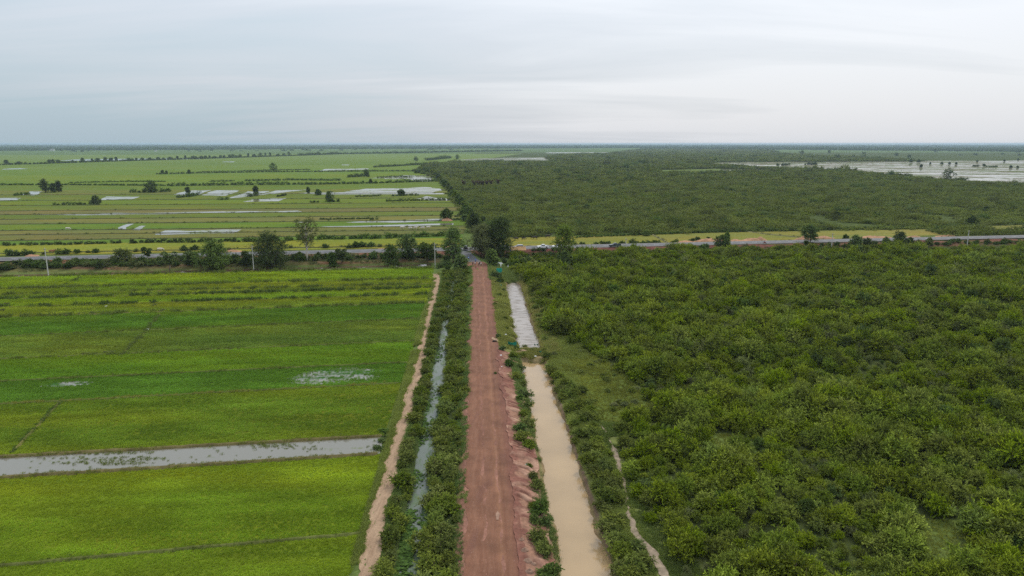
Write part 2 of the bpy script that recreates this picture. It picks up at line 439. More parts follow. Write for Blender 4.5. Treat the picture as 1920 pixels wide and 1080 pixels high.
M['thatch'] = plain('thatch', (.44, .27, .13), .95, .1, var=.45, scale=2.5)
M['blue_tarp'] = plain('blue_tarpaulin', (.045, .10, .30), .5, .3, var=.3, scale=1.5)
M['teal'] = plain('teal_sheet', (.015, .30, .22), .55, .3, var=.25, scale=1.5)
M['teal_net'] = plain('teal_net', (.02, .26, .17), .8, .2, var=.4, scale=4)
M['white_board'] = plain('white_board', (.75, .75, .72), .6, .3, var=.08)
M['wood'] = plain('weathered_wood', (.22, .15, .10), .9, .2, scale=4)
M['plastic'] = plain('white_plastic', (.72, .72, .70), .5, .3, var=.15)
M['skin'] = plain('skin', (.33, .19, .12), .6, .3, var=.08)
M['hair'] = plain('black_hair', (.015, .012, .01), .6, .3)
M['hide_dark'] = plain('dark_hide', (.045, .036, .030), .8, .2, var=.3)
M['hide_white'] = plain('pale_hide', (.60, .54, .46), .85, .2, var=.15)
M['hide_brown'] = plain('brown_hide', (.28, .13, .07), .85, .2, var=.2)
M['horn'] = plain('horn', (.10, .09, .08), .5, .4)
M['plaster'] = plain('white_plaster', (.70, .69, .66), .9, .2, var=.1)
M['roof_tile'] = plain('grey_roof', (.30, .29, .29), .9, .2)
M['lily'] = plain('lotus_leaf', (.062, .108, .024), 1.0, .02, var=.6, scale=2.5)
M['rubble'] = plain('sand_heap', (.36, .20, .115), .95, .1, var=.3, scale=.6)
M['stone'] = plain('pale_clod', (.27, .165, .115), .95, .1, var=.35, scale=1.5)
def cloth(name, c): M[name] = plain(name, c, .85, .15, var=.15)
for nme, c in (('cloth_blue', (.10, .22, .62)), ('cloth_light', (.62, .63, .66)), ('cloth_black', (.02, .02, .024)), ('cloth_cream', (.62, .56, .46)), ('cloth_red', (.30, .05, .05)), ('cloth_navy', (.03, .04, .09)), ('cloth_sky', (.30, .45, .75))): cloth(nme, c)

# ------------------------------------------------------------------ clearings
def in_poly(x, y, P):
    P = np.asarray(P); r = np.zeros(len(x), bool); j = len(P) - 1
    for i in range(len(P)):
        a, b = P[i], P[j]
        c = ((a[1] > y) != (b[1] > y)) & (x < (b[0] - a[0]) * (y - a[1]) / (b[1] - a[1] + 1e-12) + a[0])
        r ^= c; j = i
    return r
def gpoly(px): return [G(*p)[:2] for p in px]
GL = [gpoly(p) for p in (
    [(1040, 655), (1100, 660), (1160, 690), (1215, 745), (1240, 775), (1170, 790), (1120, 800), (1090, 770), (1060, 720), (1030, 680)],
    [(1280, 722), (1310, 722), (1312, 738), (1283, 742)], [(1318, 812), (1400, 816), (1420, 858), (1325, 862)],
    [(1740, 818), (1790, 818), (1780, 835), (1742, 832)], [(1860, 875), (1930, 880), (1930, 905), (1870, 898)],
    [(1710, 962), (1800, 980), (1830, 1030), (1800, 1075), (1735, 1075), (1700, 1010)], [(1630, 1040), (1670, 1042), (1665, 1062), (1632, 1060)],
    [(1000, 570), (1008, 572), (1046, 640), (1028, 645), (1010, 605)])]
def in_poly0(X, Y):
    r_ = np.zeros(X.size, bool)
    for p in GL: r_ |= in_poly(X.ravel(), Y.ravel(), p)
    return r_.reshape(X.shape)
# ------------------------------------------------------------------ ground
def grow(a, b, d0, k, mx):
    out = [a]; d = d0
    while out[-1] < b: d = min(d * k, mx); out.append(out[-1] + d)
    return out
us = np.array(sorted(set([-x for x in grow(18, 28000, 1.2, 1.22, 4000)] + [round(-17.9 + .4 * i, 3) for i in range(int(44 / .4))] + grow(26, 28000, .8, 1.22, 4000))))
ys = np.array([-4000, -1500, -600, -250, -120] + list(np.arange(-60, 50, 5.0)) + list(np.arange(50, 262, .6)) + list(np.arange(262, 352, .8)) + grow(352, 28000, 1.2, 1.18, 3000))
UU, YY = np.meshgrid(us, ys); XX = XU(UU, YY)
# keep the far rim a disc edge well beyond what trees hide
ZZ = H(XX, YY)
WW = WXY(XX, YY)
def L3(a): return np.array(a)[None, None, :]
col = np.zeros(XX.shape + (3,)) + L3((.085, .115, .030))
def blend(mask, c):
    global col
    col = col * (1 - mask[..., None]) + L3(c) * mask[..., None]
nzz = fbm(XX * .25, YY * .25, 5, 4)
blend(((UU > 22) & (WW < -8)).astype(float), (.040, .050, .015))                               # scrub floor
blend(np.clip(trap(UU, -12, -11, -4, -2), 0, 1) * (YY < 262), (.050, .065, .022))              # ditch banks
blend(trap(UU, 15.5, 16, 24, 28) * (WW < -12) * np.clip(.55 + nzz, 0, 1), (.135, .150, .045)); blend(in_poly0(XX, YY).astype(float), (.100, .130, .030))   # canal side grass
blend(trap(UU, 5.8, 6.4, 9.5, 10.2) * (YY > 150) * (YY < 262), (.135, .140, .045))              # grassy verge
blend(trap(UU, 15.4, 15.7, 17.6, 18.6) * (YY > 162) * (YY < 262) * np.clip(nzz * 1.8, 0, 1), (.20, .125, .065))
blend(trap(UU, -3.2, -2.4, 5.8, 6.8) * (YY < 252), (.20, .10, .07)); blend(trap(UU, 5.2, 5.6, 8.8, 9.4) * (YY < 152), (.22, .12, .08))                             # soil by the road
blend(trap(UU, 9, 10, 15, 16) * (YY < 243), (.21, .145, .08))                                   # canal bed
blend(trap(UU, 15.3, 15.45, 15.75, 16.1) * (YY < 146), (.15, .10, .07))
blend(trap(YY, 145, 147, 158, 161) * trap(UU, 7.5, 8.6, 17, 18.5) * np.clip(.2 + nzz, 0, 1), (.15, .12, .055))
tl = ((UU < -15)).astype(float)
blend(trap(WW, -23.5, -21.5, -19.5, -15) * tl * np.clip(nzz * 2 - .25, 0, 1), (.125, .062, .038))
blend(trap(WW, -19, -17, -8, -5) * tl, (.062, .055, .026))
blend(trap(WW, -12.5, -11.0, -4.4, -4.0) * (1 - tl), (.130, .055, .041))
blend(trap(WW, -12.5, -10.0, -4.4, -4.0) * tl * np.clip(nzz * 2 - .2, 0, 1), (.20, .09, .06))
blend(trap(WW, 4, 4.5, 9, 11) * np.clip(nzz * 1.6, 0, 1), (.19, .12, .065))
blend(sm((YY - 2200) / 800), (.085, .125, .038))
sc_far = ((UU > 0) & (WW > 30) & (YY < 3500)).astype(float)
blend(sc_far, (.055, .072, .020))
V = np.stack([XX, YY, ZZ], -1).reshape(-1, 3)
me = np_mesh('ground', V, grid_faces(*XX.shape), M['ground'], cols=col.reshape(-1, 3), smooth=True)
add('ground', me, kind='structure', label='flat soil of the plain under fields and scrub', category='ground')

def ribbon(name, edge, u0, u1, y0, y1, du, dy, off, mat, label, cat, colf=None, zf=None, uu=True):
    nu = max(2, int((u1 - u0) / du) + 1); ny = max(2, int((y1 - y0) / dy) + 1)
    s = np.linspace(0, 1, nu); y = np.linspace(y0, y1, ny)
    S, Y = np.meshgrid(s, y); a, b = edge(Y)
    U = a + (b - a) * S; X = XU(U, Y); Z = H(X, Y) + off
    if zf: Z = Z + zf(S, Y, U)
    cols = colf(S, Y, U).reshape(-1, 3) if colf else None
    me = np_mesh(name, np.stack([X, Y, Z], -1).reshape(-1, 3), grid_faces(ny, nu), mat, cols=cols, smooth=True)
    if uu:
        at = me.attributes.new('uu', 'FLOAT', 'POINT'); at.data.foreach_set('value', S.ravel().astype(np.float32))
    return add(name, me, kind='structure', label=label, category=cat)
def red_edge(Y):
    b = bend(Y); flare = 1.6 * sm((Y - 258) / 14) * sm((285 - Y) / 14)
    return (-1.7 + b + (fbm(Y * .35, 0 * Y, 21, 5) - .47) * 1.9 - flare * .9, 5.25 + b + (fbm(Y * .3, 0 * Y + 9, 22, 5) - .47) * 1.6 * (Y > 150) + flare)
def rut(S, Y, U):
    return -.05 * np.exp(-((S - .36) / .05)**2) - .05 * np.exp(-((S - .64) / .05)**2) + (fbm(U * 1.5, Y * .5, 31, 3) - .5) * .08
ribbon('dirt_road', red_edge, -1.7, 5.3, 40, 271, .25, .5, .05, M['road'], 'straight red laterite road running up the middle', 'road', zf=rut)
ribbon('asphalt_apron', lambda Y: (-2.6 + bend(Y) + .6 * sm((Y - 280) / 10) * -3, 4.9 + bend(Y) - .03 * np.clip(Y - 271, 0, 30)), -2, 4, 270.6, 297.5, .5, .8, .07, M['asphalt'],
       'grey tarred apron where the red road meets the paved road', 'road')
# eroded bank between the red road and the canal
def gul(S, Y, U):
    q = Y * 1.05 + U * .35 + (fbm(Y * .4, U * .4, 41, 2) - .5) * 2.5
    r = np.abs(vn(q, U * .12, 42) * 2 - 1)
    return (r - .55) * .75 * np.sin(np.pi * np.clip(S * 1.05, 0, 1)) * np.where(Y < 150, 1, .35) + (fbm(U * 2, Y * 2, 43, 3) - .5) * .15
def bankcol(S, Y, U):
    q = fbm(Y * .6, U * .6, 44, 4)[..., None]; g = gul(S, Y, U)[..., None]
    a = np.array((.175, .075, .052)); b = np.array((.34, .20, .135))
    t = np.clip((q - .38) * 3 + g * .9 + (S[..., None] - .4) * .7, 0, 1)
    return a * (1 - t) + b * t
ribbon('eroded_bank', lambda Y: (4.85 + (fbm(Y * .22, 0 * Y, 46, 4) - .47) * 2.0, 8.95 + (fbm(Y * .3, 0 * Y, 45, 3) - .5) * 1.2), 5.2, 8.9, 40, 152, .16, .16, .16, M['bank'],
       'gullied red earth bank between the red road and muddy canal', 'bank', colf=bankcol, zf=gul)
# sandy track along the paddies
def path_edge(Y):
    sw = -2.2 * sm((Y - 232) / 20)
    c = -12.85 + (fbm(Y * .06, 0 * Y, 51, 3) - .47) * 2.4 + sw
    return c - 1.25 + (fbm(Y * .6, 0 * Y, 52, 3) - .5) * 1.3, c + .85 + (fbm(Y * .6, 0 * Y + 5, 53, 3) - .5) * .7
ribbon('dirt_path', path_edge, -13.9, -12.1, 40, 252, .2, .35, .05, M['path'], 'narrow sandy track along the edge of the rice fields', 'path',
       zf=lambda S, Y, U: -.06 * np.exp(-((S - .3) / .12)**2) - .06 * np.exp(-((S - .72) / .12)**2) + (fbm(U * 3, Y * 2, 55, 2) - .5) * .06 + .02)
# sandy trail on the far bank of the canal
tr_pts = [(1262, 1100), (1225, 1040), (1190, 1000), (1180, 960), (1172, 910), (1160, 870), (1152, 840), (1138, 812), (1125, 796)]
tw = np.array([G(*p) for p in tr_pts]); to = np.argsort(tw[:, 1]); tw = tw[to]
def trail_edge(Y):
    x = np.interp(Y, tw[:, 1], tw[:, 0]); u = UX(x, Y)
    wd = np.maximum(.08, (-.42 + 1.45 * fbm(Y * .22, 0 * Y, 61, 3)) * sm((tw[-1, 1] - Y) / 6))
    return u - wd + (fbm(Y * .9, 0 * Y, 62, 2) - .5) * .9, u + wd + (fbm(Y * .9, 0 * Y + 3, 63, 2) - .5) * .9
ribbon('footpath', trail_edge, 0, 2, tw[0, 1], tw[-1, 1], .25, .3, .10, M['sand'], 'pale winding footpath between canal bushes and scrub', 'path')
# water
def water(name, e, y0, y1, z, mat, label, ny=60):
    y = np.linspace(y0, y1, ny); a, b = e(y)
    V = np.concatenate([np.stack([XU(a, y), y, 0 * y + z], 1), np.stack([XU(b, y), y, 0 * y + z], 1)])
    i = np.arange(ny - 1); F = np.stack([i, i + ny, i + ny + 1, i + 1], 1)
    return add(name, np_mesh(name, V, F, mat), kind='structure', label=label, category='water')
ce = lambda Y: (7.9 + 0 * Y, 17.3 + 0 * Y)
water('canal_water', ce, 30, 149, CANAL_W, M['mud_water'], 'tan muddy water of the near canal')
water('canal_water', ce, 155.5, 243, CANAL_W, M['silver_water'], 'bright silvery water of the canal beyond the earth dam')
water('ditch_water', lambda Y: (-10.4 + 0 * Y, -6.0 + 0 * Y), 30, 250, DITCH_W, M['ditch_water'], 'dark ditch water dotted with lotus leaves')
xs = np.linspace(-330, -33, 60)
Va = np.array([TXY(x, -31.2) + (SIDE_W,) for x in xs]); Vb = np.array([TXY(x, -22.5) + (SIDE_W,) for x in xs])
i = np.arange(59)
add('roadside_water', np_mesh('roadside_water', np.concatenate([Va, Vb]), np.stack([i, i + 60, i + 61, i + 1], 1), M['brown_water']), kind='structure', label='brown water in the ditch before the paved road', category='water')
# tarred road across
def cross(name, w0, w1, z, mat, label, x0=-420, x1=520, n=160, kind='structure', cat='road'):
    xs = np.linspace(x0, x1, n)
    Va = np.array([TXY(x, w0) + (z,) for x in xs]); Vb = np.array([TXY(x, w1) + (z,) for x in xs])
    i = np.arange(n - 1)
    return add(name, np_mesh(name, np.concatenate([Va, Vb]), np.stack([i, i + n, i + n + 1, i + 1], 1), mat), kind=kind, label=label, category=cat)
cross('road_shoulder', -4.85, 4.85, TR_Z + .02, M['shoulder'], 'pale gravel shoulders of the paved road')
cross('paved_road', -3.3, 3.3, TR_Z + .06, M['asphalt'], 'grey paved road crossing the picture from side to side')
mk = MB()
for k in range(-60, 75):
    (xa, ya), (xb, yb) = TXY(k * 6.0, 0), TXY(k * 6.0 + 2.4, 0)
    mk.addvf([(xa, ya - .07, TR_Z + .066), (xb, yb - .07, TR_Z + .066), (xb, yb + .07, TR_Z + .066), (xa, ya + .07, TR_Z + .066)], [(0, 1, 2, 3)])
add('road_marking', mk.mesh('road_marking', M['white_board']), kind='structure', label='worn white dashes along the paved road', category='marking')

# ------------------------------------------------------------------ paddies left of the track
ls = [(1190, 655, 1130), (1062, 688, 1000), (897, 712, 852), (858, 720, 818), (759, 752, 719), (716, 768, 680), (674, 778, 640), (632, 788, 598), (596, 797, 569),
      (577, 806, 553), (562, 812, 541), (554, 815, 533), (543, 819, 523), (521, 829, 503)]
def line_at(k, x):
    y0, xr, yr = ls[k]; return y0 + (yr - y0) * x / xr
gA, gB, gC, gD = (.136, .200, .016), (.096, .172, .016), (.080, .150, .017), (.180, .200, .018)
gE = (.098, .150, .024)
fcol = [gA, gA, None, (.118, .178, .018), gC, gB, gE, (.078, .145, .017), (.140, .185, .020), gA, (.13, .175, .018), (.12, .17, .018), gA]
fname = ['bright green rice field in the bottom corner', 'bright yellow-green rice field below the flooded strip', '', 'yellowish green rice field above the flooded strip',
         'dark green rice field with patches of standing water', 'mid green rice field above the wet one', 'olive green rice field crossed by a slanting bund', 'green rice field below the yellow strip',
         'yellow ripening rice strip', 'narrow green rice strip above the yellow one', 'yellow-green rice strip between dark bunds', 'thin rice strip below the light field', 'light green rice field along the roadside ditch']
def patch(P, nx, ny, z):
    """four corner points (bl, br, tr, tl) -> grid of points"""
    P = [np.array(p[:2]) for p in P]
    s, t = np.meshgrid(np.linspace(0, 1, nx), np.linspace(0, 1, ny))
    s = s[..., None]; t = t[..., None]
    Q = P[0] * (1 - s) * (1 - t) + P[1] * s * (1 - t) + P[2] * s * t + P[3] * (1 - s) * t
    return Q
def verge_x(Y): return XU(path_edge(Y)[0] - .3, Y)
rice_pts = []; rice_scl = []; rice_tint = []
def tufts(pts, scale, tint, jit=.25):
    n = len(pts)
    s = np.asarray(scale) * R.uniform(1 - jit, 1 + jit, n)
    rice_pts.append(pts); rice_scl.append(np.stack([s, s, s * R.uniform(.8, 1.2, n)], 1))
    rice_tint.append(np.asarray(tint) * R.uniform(.88, 1.12, (n, 1)))
Zf = .06
wet = [(630, 706, 82, 15), (125, 721, 44, 5), (820, 700, 10, 4)]
wet_g = []
for x, y, a, b in wet[:2]:
    c = np.array(G(x, y)); ax = G(x + a, y)[0] - c[0]; bx = G(x, y - b)[1] - c[1]; wet_g.append((c[0], c[1], abs(ax), abs(bx)))
def wetness(X, Y):
    w = 0 * X
    for cx, cy, a, b in wet_g:
        q = ((X - cx) / a)**2 + ((Y - cy - (X - cx) * .13) / b)**2
        w = np.maximum(w, np.clip(1.25 - q + (fbm(X * .12, Y * .3, 71, 3) - .5) * 2.2, 0, 1))
    return w
for k in range(len(ls) - 1):
    yb0, yt0 = line_at(k, -260), line_at(k + 1, -260)
    P = [G(-260, yb0), G(ls[k][1], ls[k][2]), G(ls[k + 1][1], ls[k + 1][2]), G(-260, yt0)]
    Q = patch(P, 40, 14, 0)
    # clip at the verge of the track
    X, Y = Q[..., 0], Q[..., 1]
    X = np.minimum(X, verge_x(Y))
    if fcol[k] is None:
        me = np_mesh('flooded_field', np.stack([X, Y, 0 * X + Zf + .02], -1).reshape(-1, 3), grid_faces(14, 40), M['flood_near'])
        add('flooded_field', me, kind='structure', label='flooded paddy strip mirroring the grey sky', category='paddy field')
        n = 2600; s, t = R.uniform(0, 1, n), R.uniform(0, 1, n)
        a = np.array([p[:2] for p in P]); pts = (a[0] * (1 - s)[:, None] + a[1] * s[:, None]) * (1 - t)[:, None] + (a[3] * (1 - s)[:, None] + a[2] * s[:, None]) * t[:, None]
        kk = (fbm(pts[:, 0] * .05, pts[:, 1] * .6, 73, 3) > .50 + .16 * s) | (R.uniform(0, 1, n) < .03) | (np.abs(t - .5) > .45)
        pts = pts[kk]; tufts(np.c_[pts, 0 * pts[:, 0] + Zf], .55, np.array((.16, .20, .04)))
        continue
    cc = np.array(fcol[k]) * 1.12
    q = fbm(X * .02, Y * .12, 75 + k, 3)[..., None]
    cl_ = cc * (1 - np.clip(q * 2 - .7, 0, 1) * .6) + np.array(gD) * np.clip(q * 2 - .7, 0, 1) * .6 * (0 if k == 4 else 1) + cc * np.clip(q * 2 - .7, 0, 1) * .6 * (1 if k == 4 else 0)
    me = np_mesh('paddy_field', np.stack([X, Y, 0 * X + Zf], -1).reshape(-1, 3), grid_faces(14, 40), M['paddy'], cols=cl_.reshape(-1, 3) * .62)
    add('paddy_field', me, kind='structure', label=fname[k], category='paddy field')
    # rice plants
    a = np.array([p[:2] for p in P])
    ymid = a[:, 1].mean(); sp = np.clip(ymid * .0026, .20, .9)
    area = abs(np.cross(a[1] - a[0], a[3] - a[0])) * .5 + abs(np.cross(a[1] - a[2], a[3] - a[2])) * .5
    n = int(min(area / sp**2, 90000)); s, t = R.uniform(0, 1, n), R.uniform(.0, 1, n)
    pts = (a[0] * (1 - s)[:, None] + a[1] * s[:, None]) * (1 - t)[:, None] + (a[3] * (1 - s)[:, None] + a[2] * s[:, None]) * t[:, None]
    x, y = pts[:, 0], pts[:, 1]
    keep = (x < verge_x(y) - .1) & (x > -.80 * y - 6)
    if k == 4: keep &= R.uniform(0, 1, n) > wetness(x, y) * .93
    pts = pts[keep]; x, y = pts[:, 0], pts[:, 1]
    q = np.clip(fbm(x * .03, y * .14, 85 + k, 4) * 2.4 - .85, 0, 1)[:, None]
    dk = np.clip(fbm(x * .10, y * .35, 95 + k, 3) * 2.4 - .85, 0, 1)[:, None]
    yel = cc * np.array((1.42, 1.12, .9)) if k not in (4,) else cc * 1.12
    st_ = fbm(x * .012, (y - .14 * x) * .55, 195 + k, 3)[:, None]
    tint = (cc * (1 - q) + yel * q) * (.76 + .42 * dk) * (.74 + .52 * st_)
    tufts(np.c_[pts, 0 * x + Zf], sp * 2.0, tint * 1.88)
for cx, cy, a, b in wet_g:
    th = np.linspace(0, 2 * np.pi, 60, endpoint=False)
    rr = 1.05 + (fbm(np.cos(th) * 2 + 5, np.sin(th) * 2 + 5, 77, 3) - .5) * .5
    X = cx + a * rr * np.cos(th); Y = cy + b * rr * np.sin(th) + (X - cx) * .13
    V = np.concatenate([[[cx, cy, Zf + .02]], np.stack([X, Y, 0 * X + Zf + .02], 1)])
    i = np.arange(60); F = np.stack([0 * i, i + 1, (i + 1) % 60 + 1], 1)
    add('standing_water', np_mesh('standing_water', V, F, M['flood_wet']), kind='structure', label='shallow water showing between rice plants in the dark field', category='water')

# bunds (low earth dikes) between the paddies
def bund(pts, wd, h, label, col=(.120, .110, .035), tint=(.16, .19, .035), dens=1.0, name='paddy_bund', step=.5, tscale=1.0):
    pts = np.array([p[:2] for p in pts]); seg = np.r_[0, np.cumsum(np.hypot(*np.diff(pts, axis=0).T))]
    n = int(seg[-1] / step) + 2; t = np.linspace(0, seg[-1], n)
    x = np.interp(t, seg, pts[:, 0]); y = np.interp(t, seg, pts[:, 1])
    dx, dy = np.gradient(x), np.gradient(y); L = np.hypot(dx, dy); nx, ny = -dy / L, dx / L
    jj = (fbm(t * .3, 0 * t + pts[0, 1], 81, 3) - .5) * wd * .8
    prof = [(-1, -.02), (-.5, .75), (0, 1), (.5, .75), (1, -.02)]
    V = []
    for a, b in prof:
        k = wd * (1 + .5 * (fbm(t * .8, 0 * t + a * 7, 82, 2) - .5))
        V.append(np.stack([x + nx * (a * k + jj), y + ny * (a * k + jj), 0 * x + .03 + b * h * (.7 + .6 * fbm(t * .9, 0 * t + a, 83, 2))], 1))
    V = np.stack(V, 1).reshape(-1, 3)
    c = np.array(col) * (.75 + .6 * fbm(V[:, 0] * .5, V[:, 1] * .5, 84, 3))[:, None]
    add(name, np_mesh(name, V, grid_faces(n, 5), M['ground'], cols=c, smooth=True), kind='structure', label=label, category='bund')
    m = int(seg[-1] * dens / max(.25, np.mean(y) * .004)); q = R.uniform(0, seg[-1], m)
    gx = np.interp(q, t, x); gy = np.interp(q, t, y); o = R.normal(0, wd * .6, m) + np.interp(q, t, jj)
    gx = gx + np.interp(q, t, nx) * o; gy = gy + np.interp(q, t, ny) * o
    kp = (gx > -.8 * gy - 6) & (fbm(gx * .3, gy * .3, 86, 2) > .3)
    P = np.c_[gx, gy, 0 * gx + .03 + h * .5][kp]
    if len(P): tufts(P, np.clip(P[:, 1] * .0065, .5, 1.5) * tscale, np.array(tint) * 1.25)
blab = ['earth bund crossing the nearest rice field', 'brown earth bund on the near side of the flooded strip', 'brown earth bund on the far side of the flooded strip', 'grassy bund below the dark wet field', 'grassy bund above the dark wet field',
        'faint bund between the mid green fields', 'thin dark bund below the green field', 'bund along the yellow strip', 'weedy dark bund above the yellow strip', 'second weedy dark bund above the yellow strip', 'thin dark bund below the light field', 'dark bund of the light field', 'grassy edge of the roadside ditch']
for k in range(1, len(ls)):
    big = k in (2, 3)
    P = [G(x, line_at(k, x)) for x in np.linspace(-230, ls[k][1] - 4, 12)]
    P = [(min(p[0], float(verge_x(p[1])) + .3), p[1], 0) for p in P]
    c = (.115, .095, .040) if big or k >= 8 else (.095, .105, .030)
    t = (.20, .20, .04) if k in (4,) else (.15, .17, .035) if big else (.07, .10, .025) if k in (9, 10) else (.11, .14, .03)
    bund(P, .55 if big else .4 if k < 8 else .55, .45 if big else .35, blab[k - 1], c, t, dens=2.2 if big else 1.6, tscale=1.0 if k < 8 else 1.7)
bund([G(112, 755), G(95, 775), G(60, 810), G(22, 850)], .4, .3, 'slanting bund beside the yellowish field', tint=(.08, .12, .03), dens=2)
bund([G(300, 590), G(275, 622), G(250, 645), G(226, 668)], .4, .3, 'slanting bund across the olive field', tint=(.10, .13, .035), dens=2)
bund([G(160, 514), G(140, 527), G(105, 541)], .7, .3, 'slanting weedy bund in the light field near a pole', tint=(.09, .12, .03), dens=2)
bund([G(475, 507), G(462, 520), G(450, 530)], .7, .3, 'slanting weedy bund at the foot of a pole', tint=(.09, .14, .03), dens=2)

# ------------------------------------------------------------------ far fields beyond the tarred road, left
def right_edge(y):      # left rim of the scrub wood, photograph column at row y
    return float(np.interp(y, [285, 300, 306, 316, 331, 346, 367, 381, 420, 440, 465], [1000, 900, 790, 800, 812, 828, 846, 860, 878, 868, 862]))
fl = [(480, 463), (475.5, 459.5), (459, 446), (452, 439), (441, 431), (433, 424), (421, 413), (412, 404), (403, 396), (396, 389), (386, 380), (377, 371), (366, 362), (357, 354), (348.5, 340), (339, 332), (330, 325), (320, 316), (311, 309), (306, 303), (301, 298), (296, 293), (291, 288)]
fc = [(.20, .225, .040), (.190, .22, .036), (.10, .17, .03), (.135, .15, .05), (.14, .155, .052), (.105, .175, .03), (.150, .165, .055), (.115, .16, .035), (.150, .150, .060), (.12, .16, .035), (.125, .18, .03), (.12, .165, .035), (.135, .165, .045), (.115, .175, .035), (.125, .195, .035), (.135, .20, .035), (.12, .195, .04), (.13, .20, .045), (.12, .19, .045), (.13, .20, .05), (.14, .21, .06), (.14, .21, .065)]
flab = ['yellow-green rice strip right behind the paved road', 'yellow-green rice field between paved road and hedge', 'green strip behind the long dark hedge', 'olive strip behind the hedge', 'brownish wet rice strip', 'green field strip with bright puddles',
        'brown fallow strip', 'olive strip beyond the puddles', 'dry brown strip across the plain', 'thin green strip beyond the dry one', 'broad green field with small thickets', 'green field below the flooded squares', 'field holding the flooded squares', 'field in front of the long far hedge',
        'green field beyond the long far hedge', 'smooth light green field of the far plain', 'open green field with a lone tree', 'broad far green plain', 'pale green strip before the tree row', 'field strip at the tree row', 'hazy field beyond the tree row', 'hazy pale field under the horizon wood']
for k in range(len(fl) - 1):
    (a0, a1), (b0, b1) = fl[k], fl[k + 1]
    def xr(y): return right_edge(y)
    def yy_(l, x, xr_): return l[0] + (l[1] - l[0]) * x / xr_
    P = [G(-300, a0 + (a0 - a1) * .35), G(xr(a1), a1), G(xr(b1), b1), G(-300, b0 + (b0 - b1) * .35)]
    Q = patch(P, 30, 6, 0); X, Y = Q[..., 0], Q[..., 1]
    cc = np.array(fc[k]) * .76 * np.array((1.0, 1.0, .85)) * (.9 + .25 * fbm(X * .004, Y * .02, 101 + k, 3))[..., None]
    add('paddy_field', np_mesh('paddy_field', np.stack([X, Y, 0 * X + .08], -1).reshape(-1, 3), grid_faces(6, 30), M['paddy'], cols=cc.reshape(-1, 3)), kind='structure', label=flab[k], category='paddy field')
    if 0 < k < 13 and k not in (2,):
        P = [G(-200 + q * (xr(a1) + 200), a0 + (a1 - a0) * (-200 + q * (xr(a1) + 200)) / xr(a1)) for q in np.linspace(0, 1, 14)]
        bund(P, .5 + .0016 * P[5][1], .4, 'dark bund edging the ' + flab[k], (.050, .052, .025), (.07, .09, .025), dens=.4, step=4.0, tscale=1.2)
def wetpoly(px, mat, label, z=.14, name='flooded_field', jag=.12, cat='paddy field'):
    P = np.array([G(*p)[:2] for p in px]); out = []
    for i in range(len(P)):
        a, b = P[i], P[(i + 1) % len(P)]
        for t in np.linspace(0, 1, 10, endpoint=False):
            out.append(a + (b - a) * t)
    out = np.array(out); c = out.mean(0)
    ext = np.ptp(out[:, 1]) 
    out[:, 1] += (fbm(out[:, 0] * .05, out[:, 1] * .05, 111, 3) - .5) * ext * jag * 2
    import mathutils
    tri = mathutils.geometry.tessellate_polygon([[Vector((p[0], p[1], 0)) for p in out]])
    add(name, np_mesh(name, np.c_[out, 0 * out[:, 0] + z], np.array(tri), mat), kind='structure', label=label, category=cat)
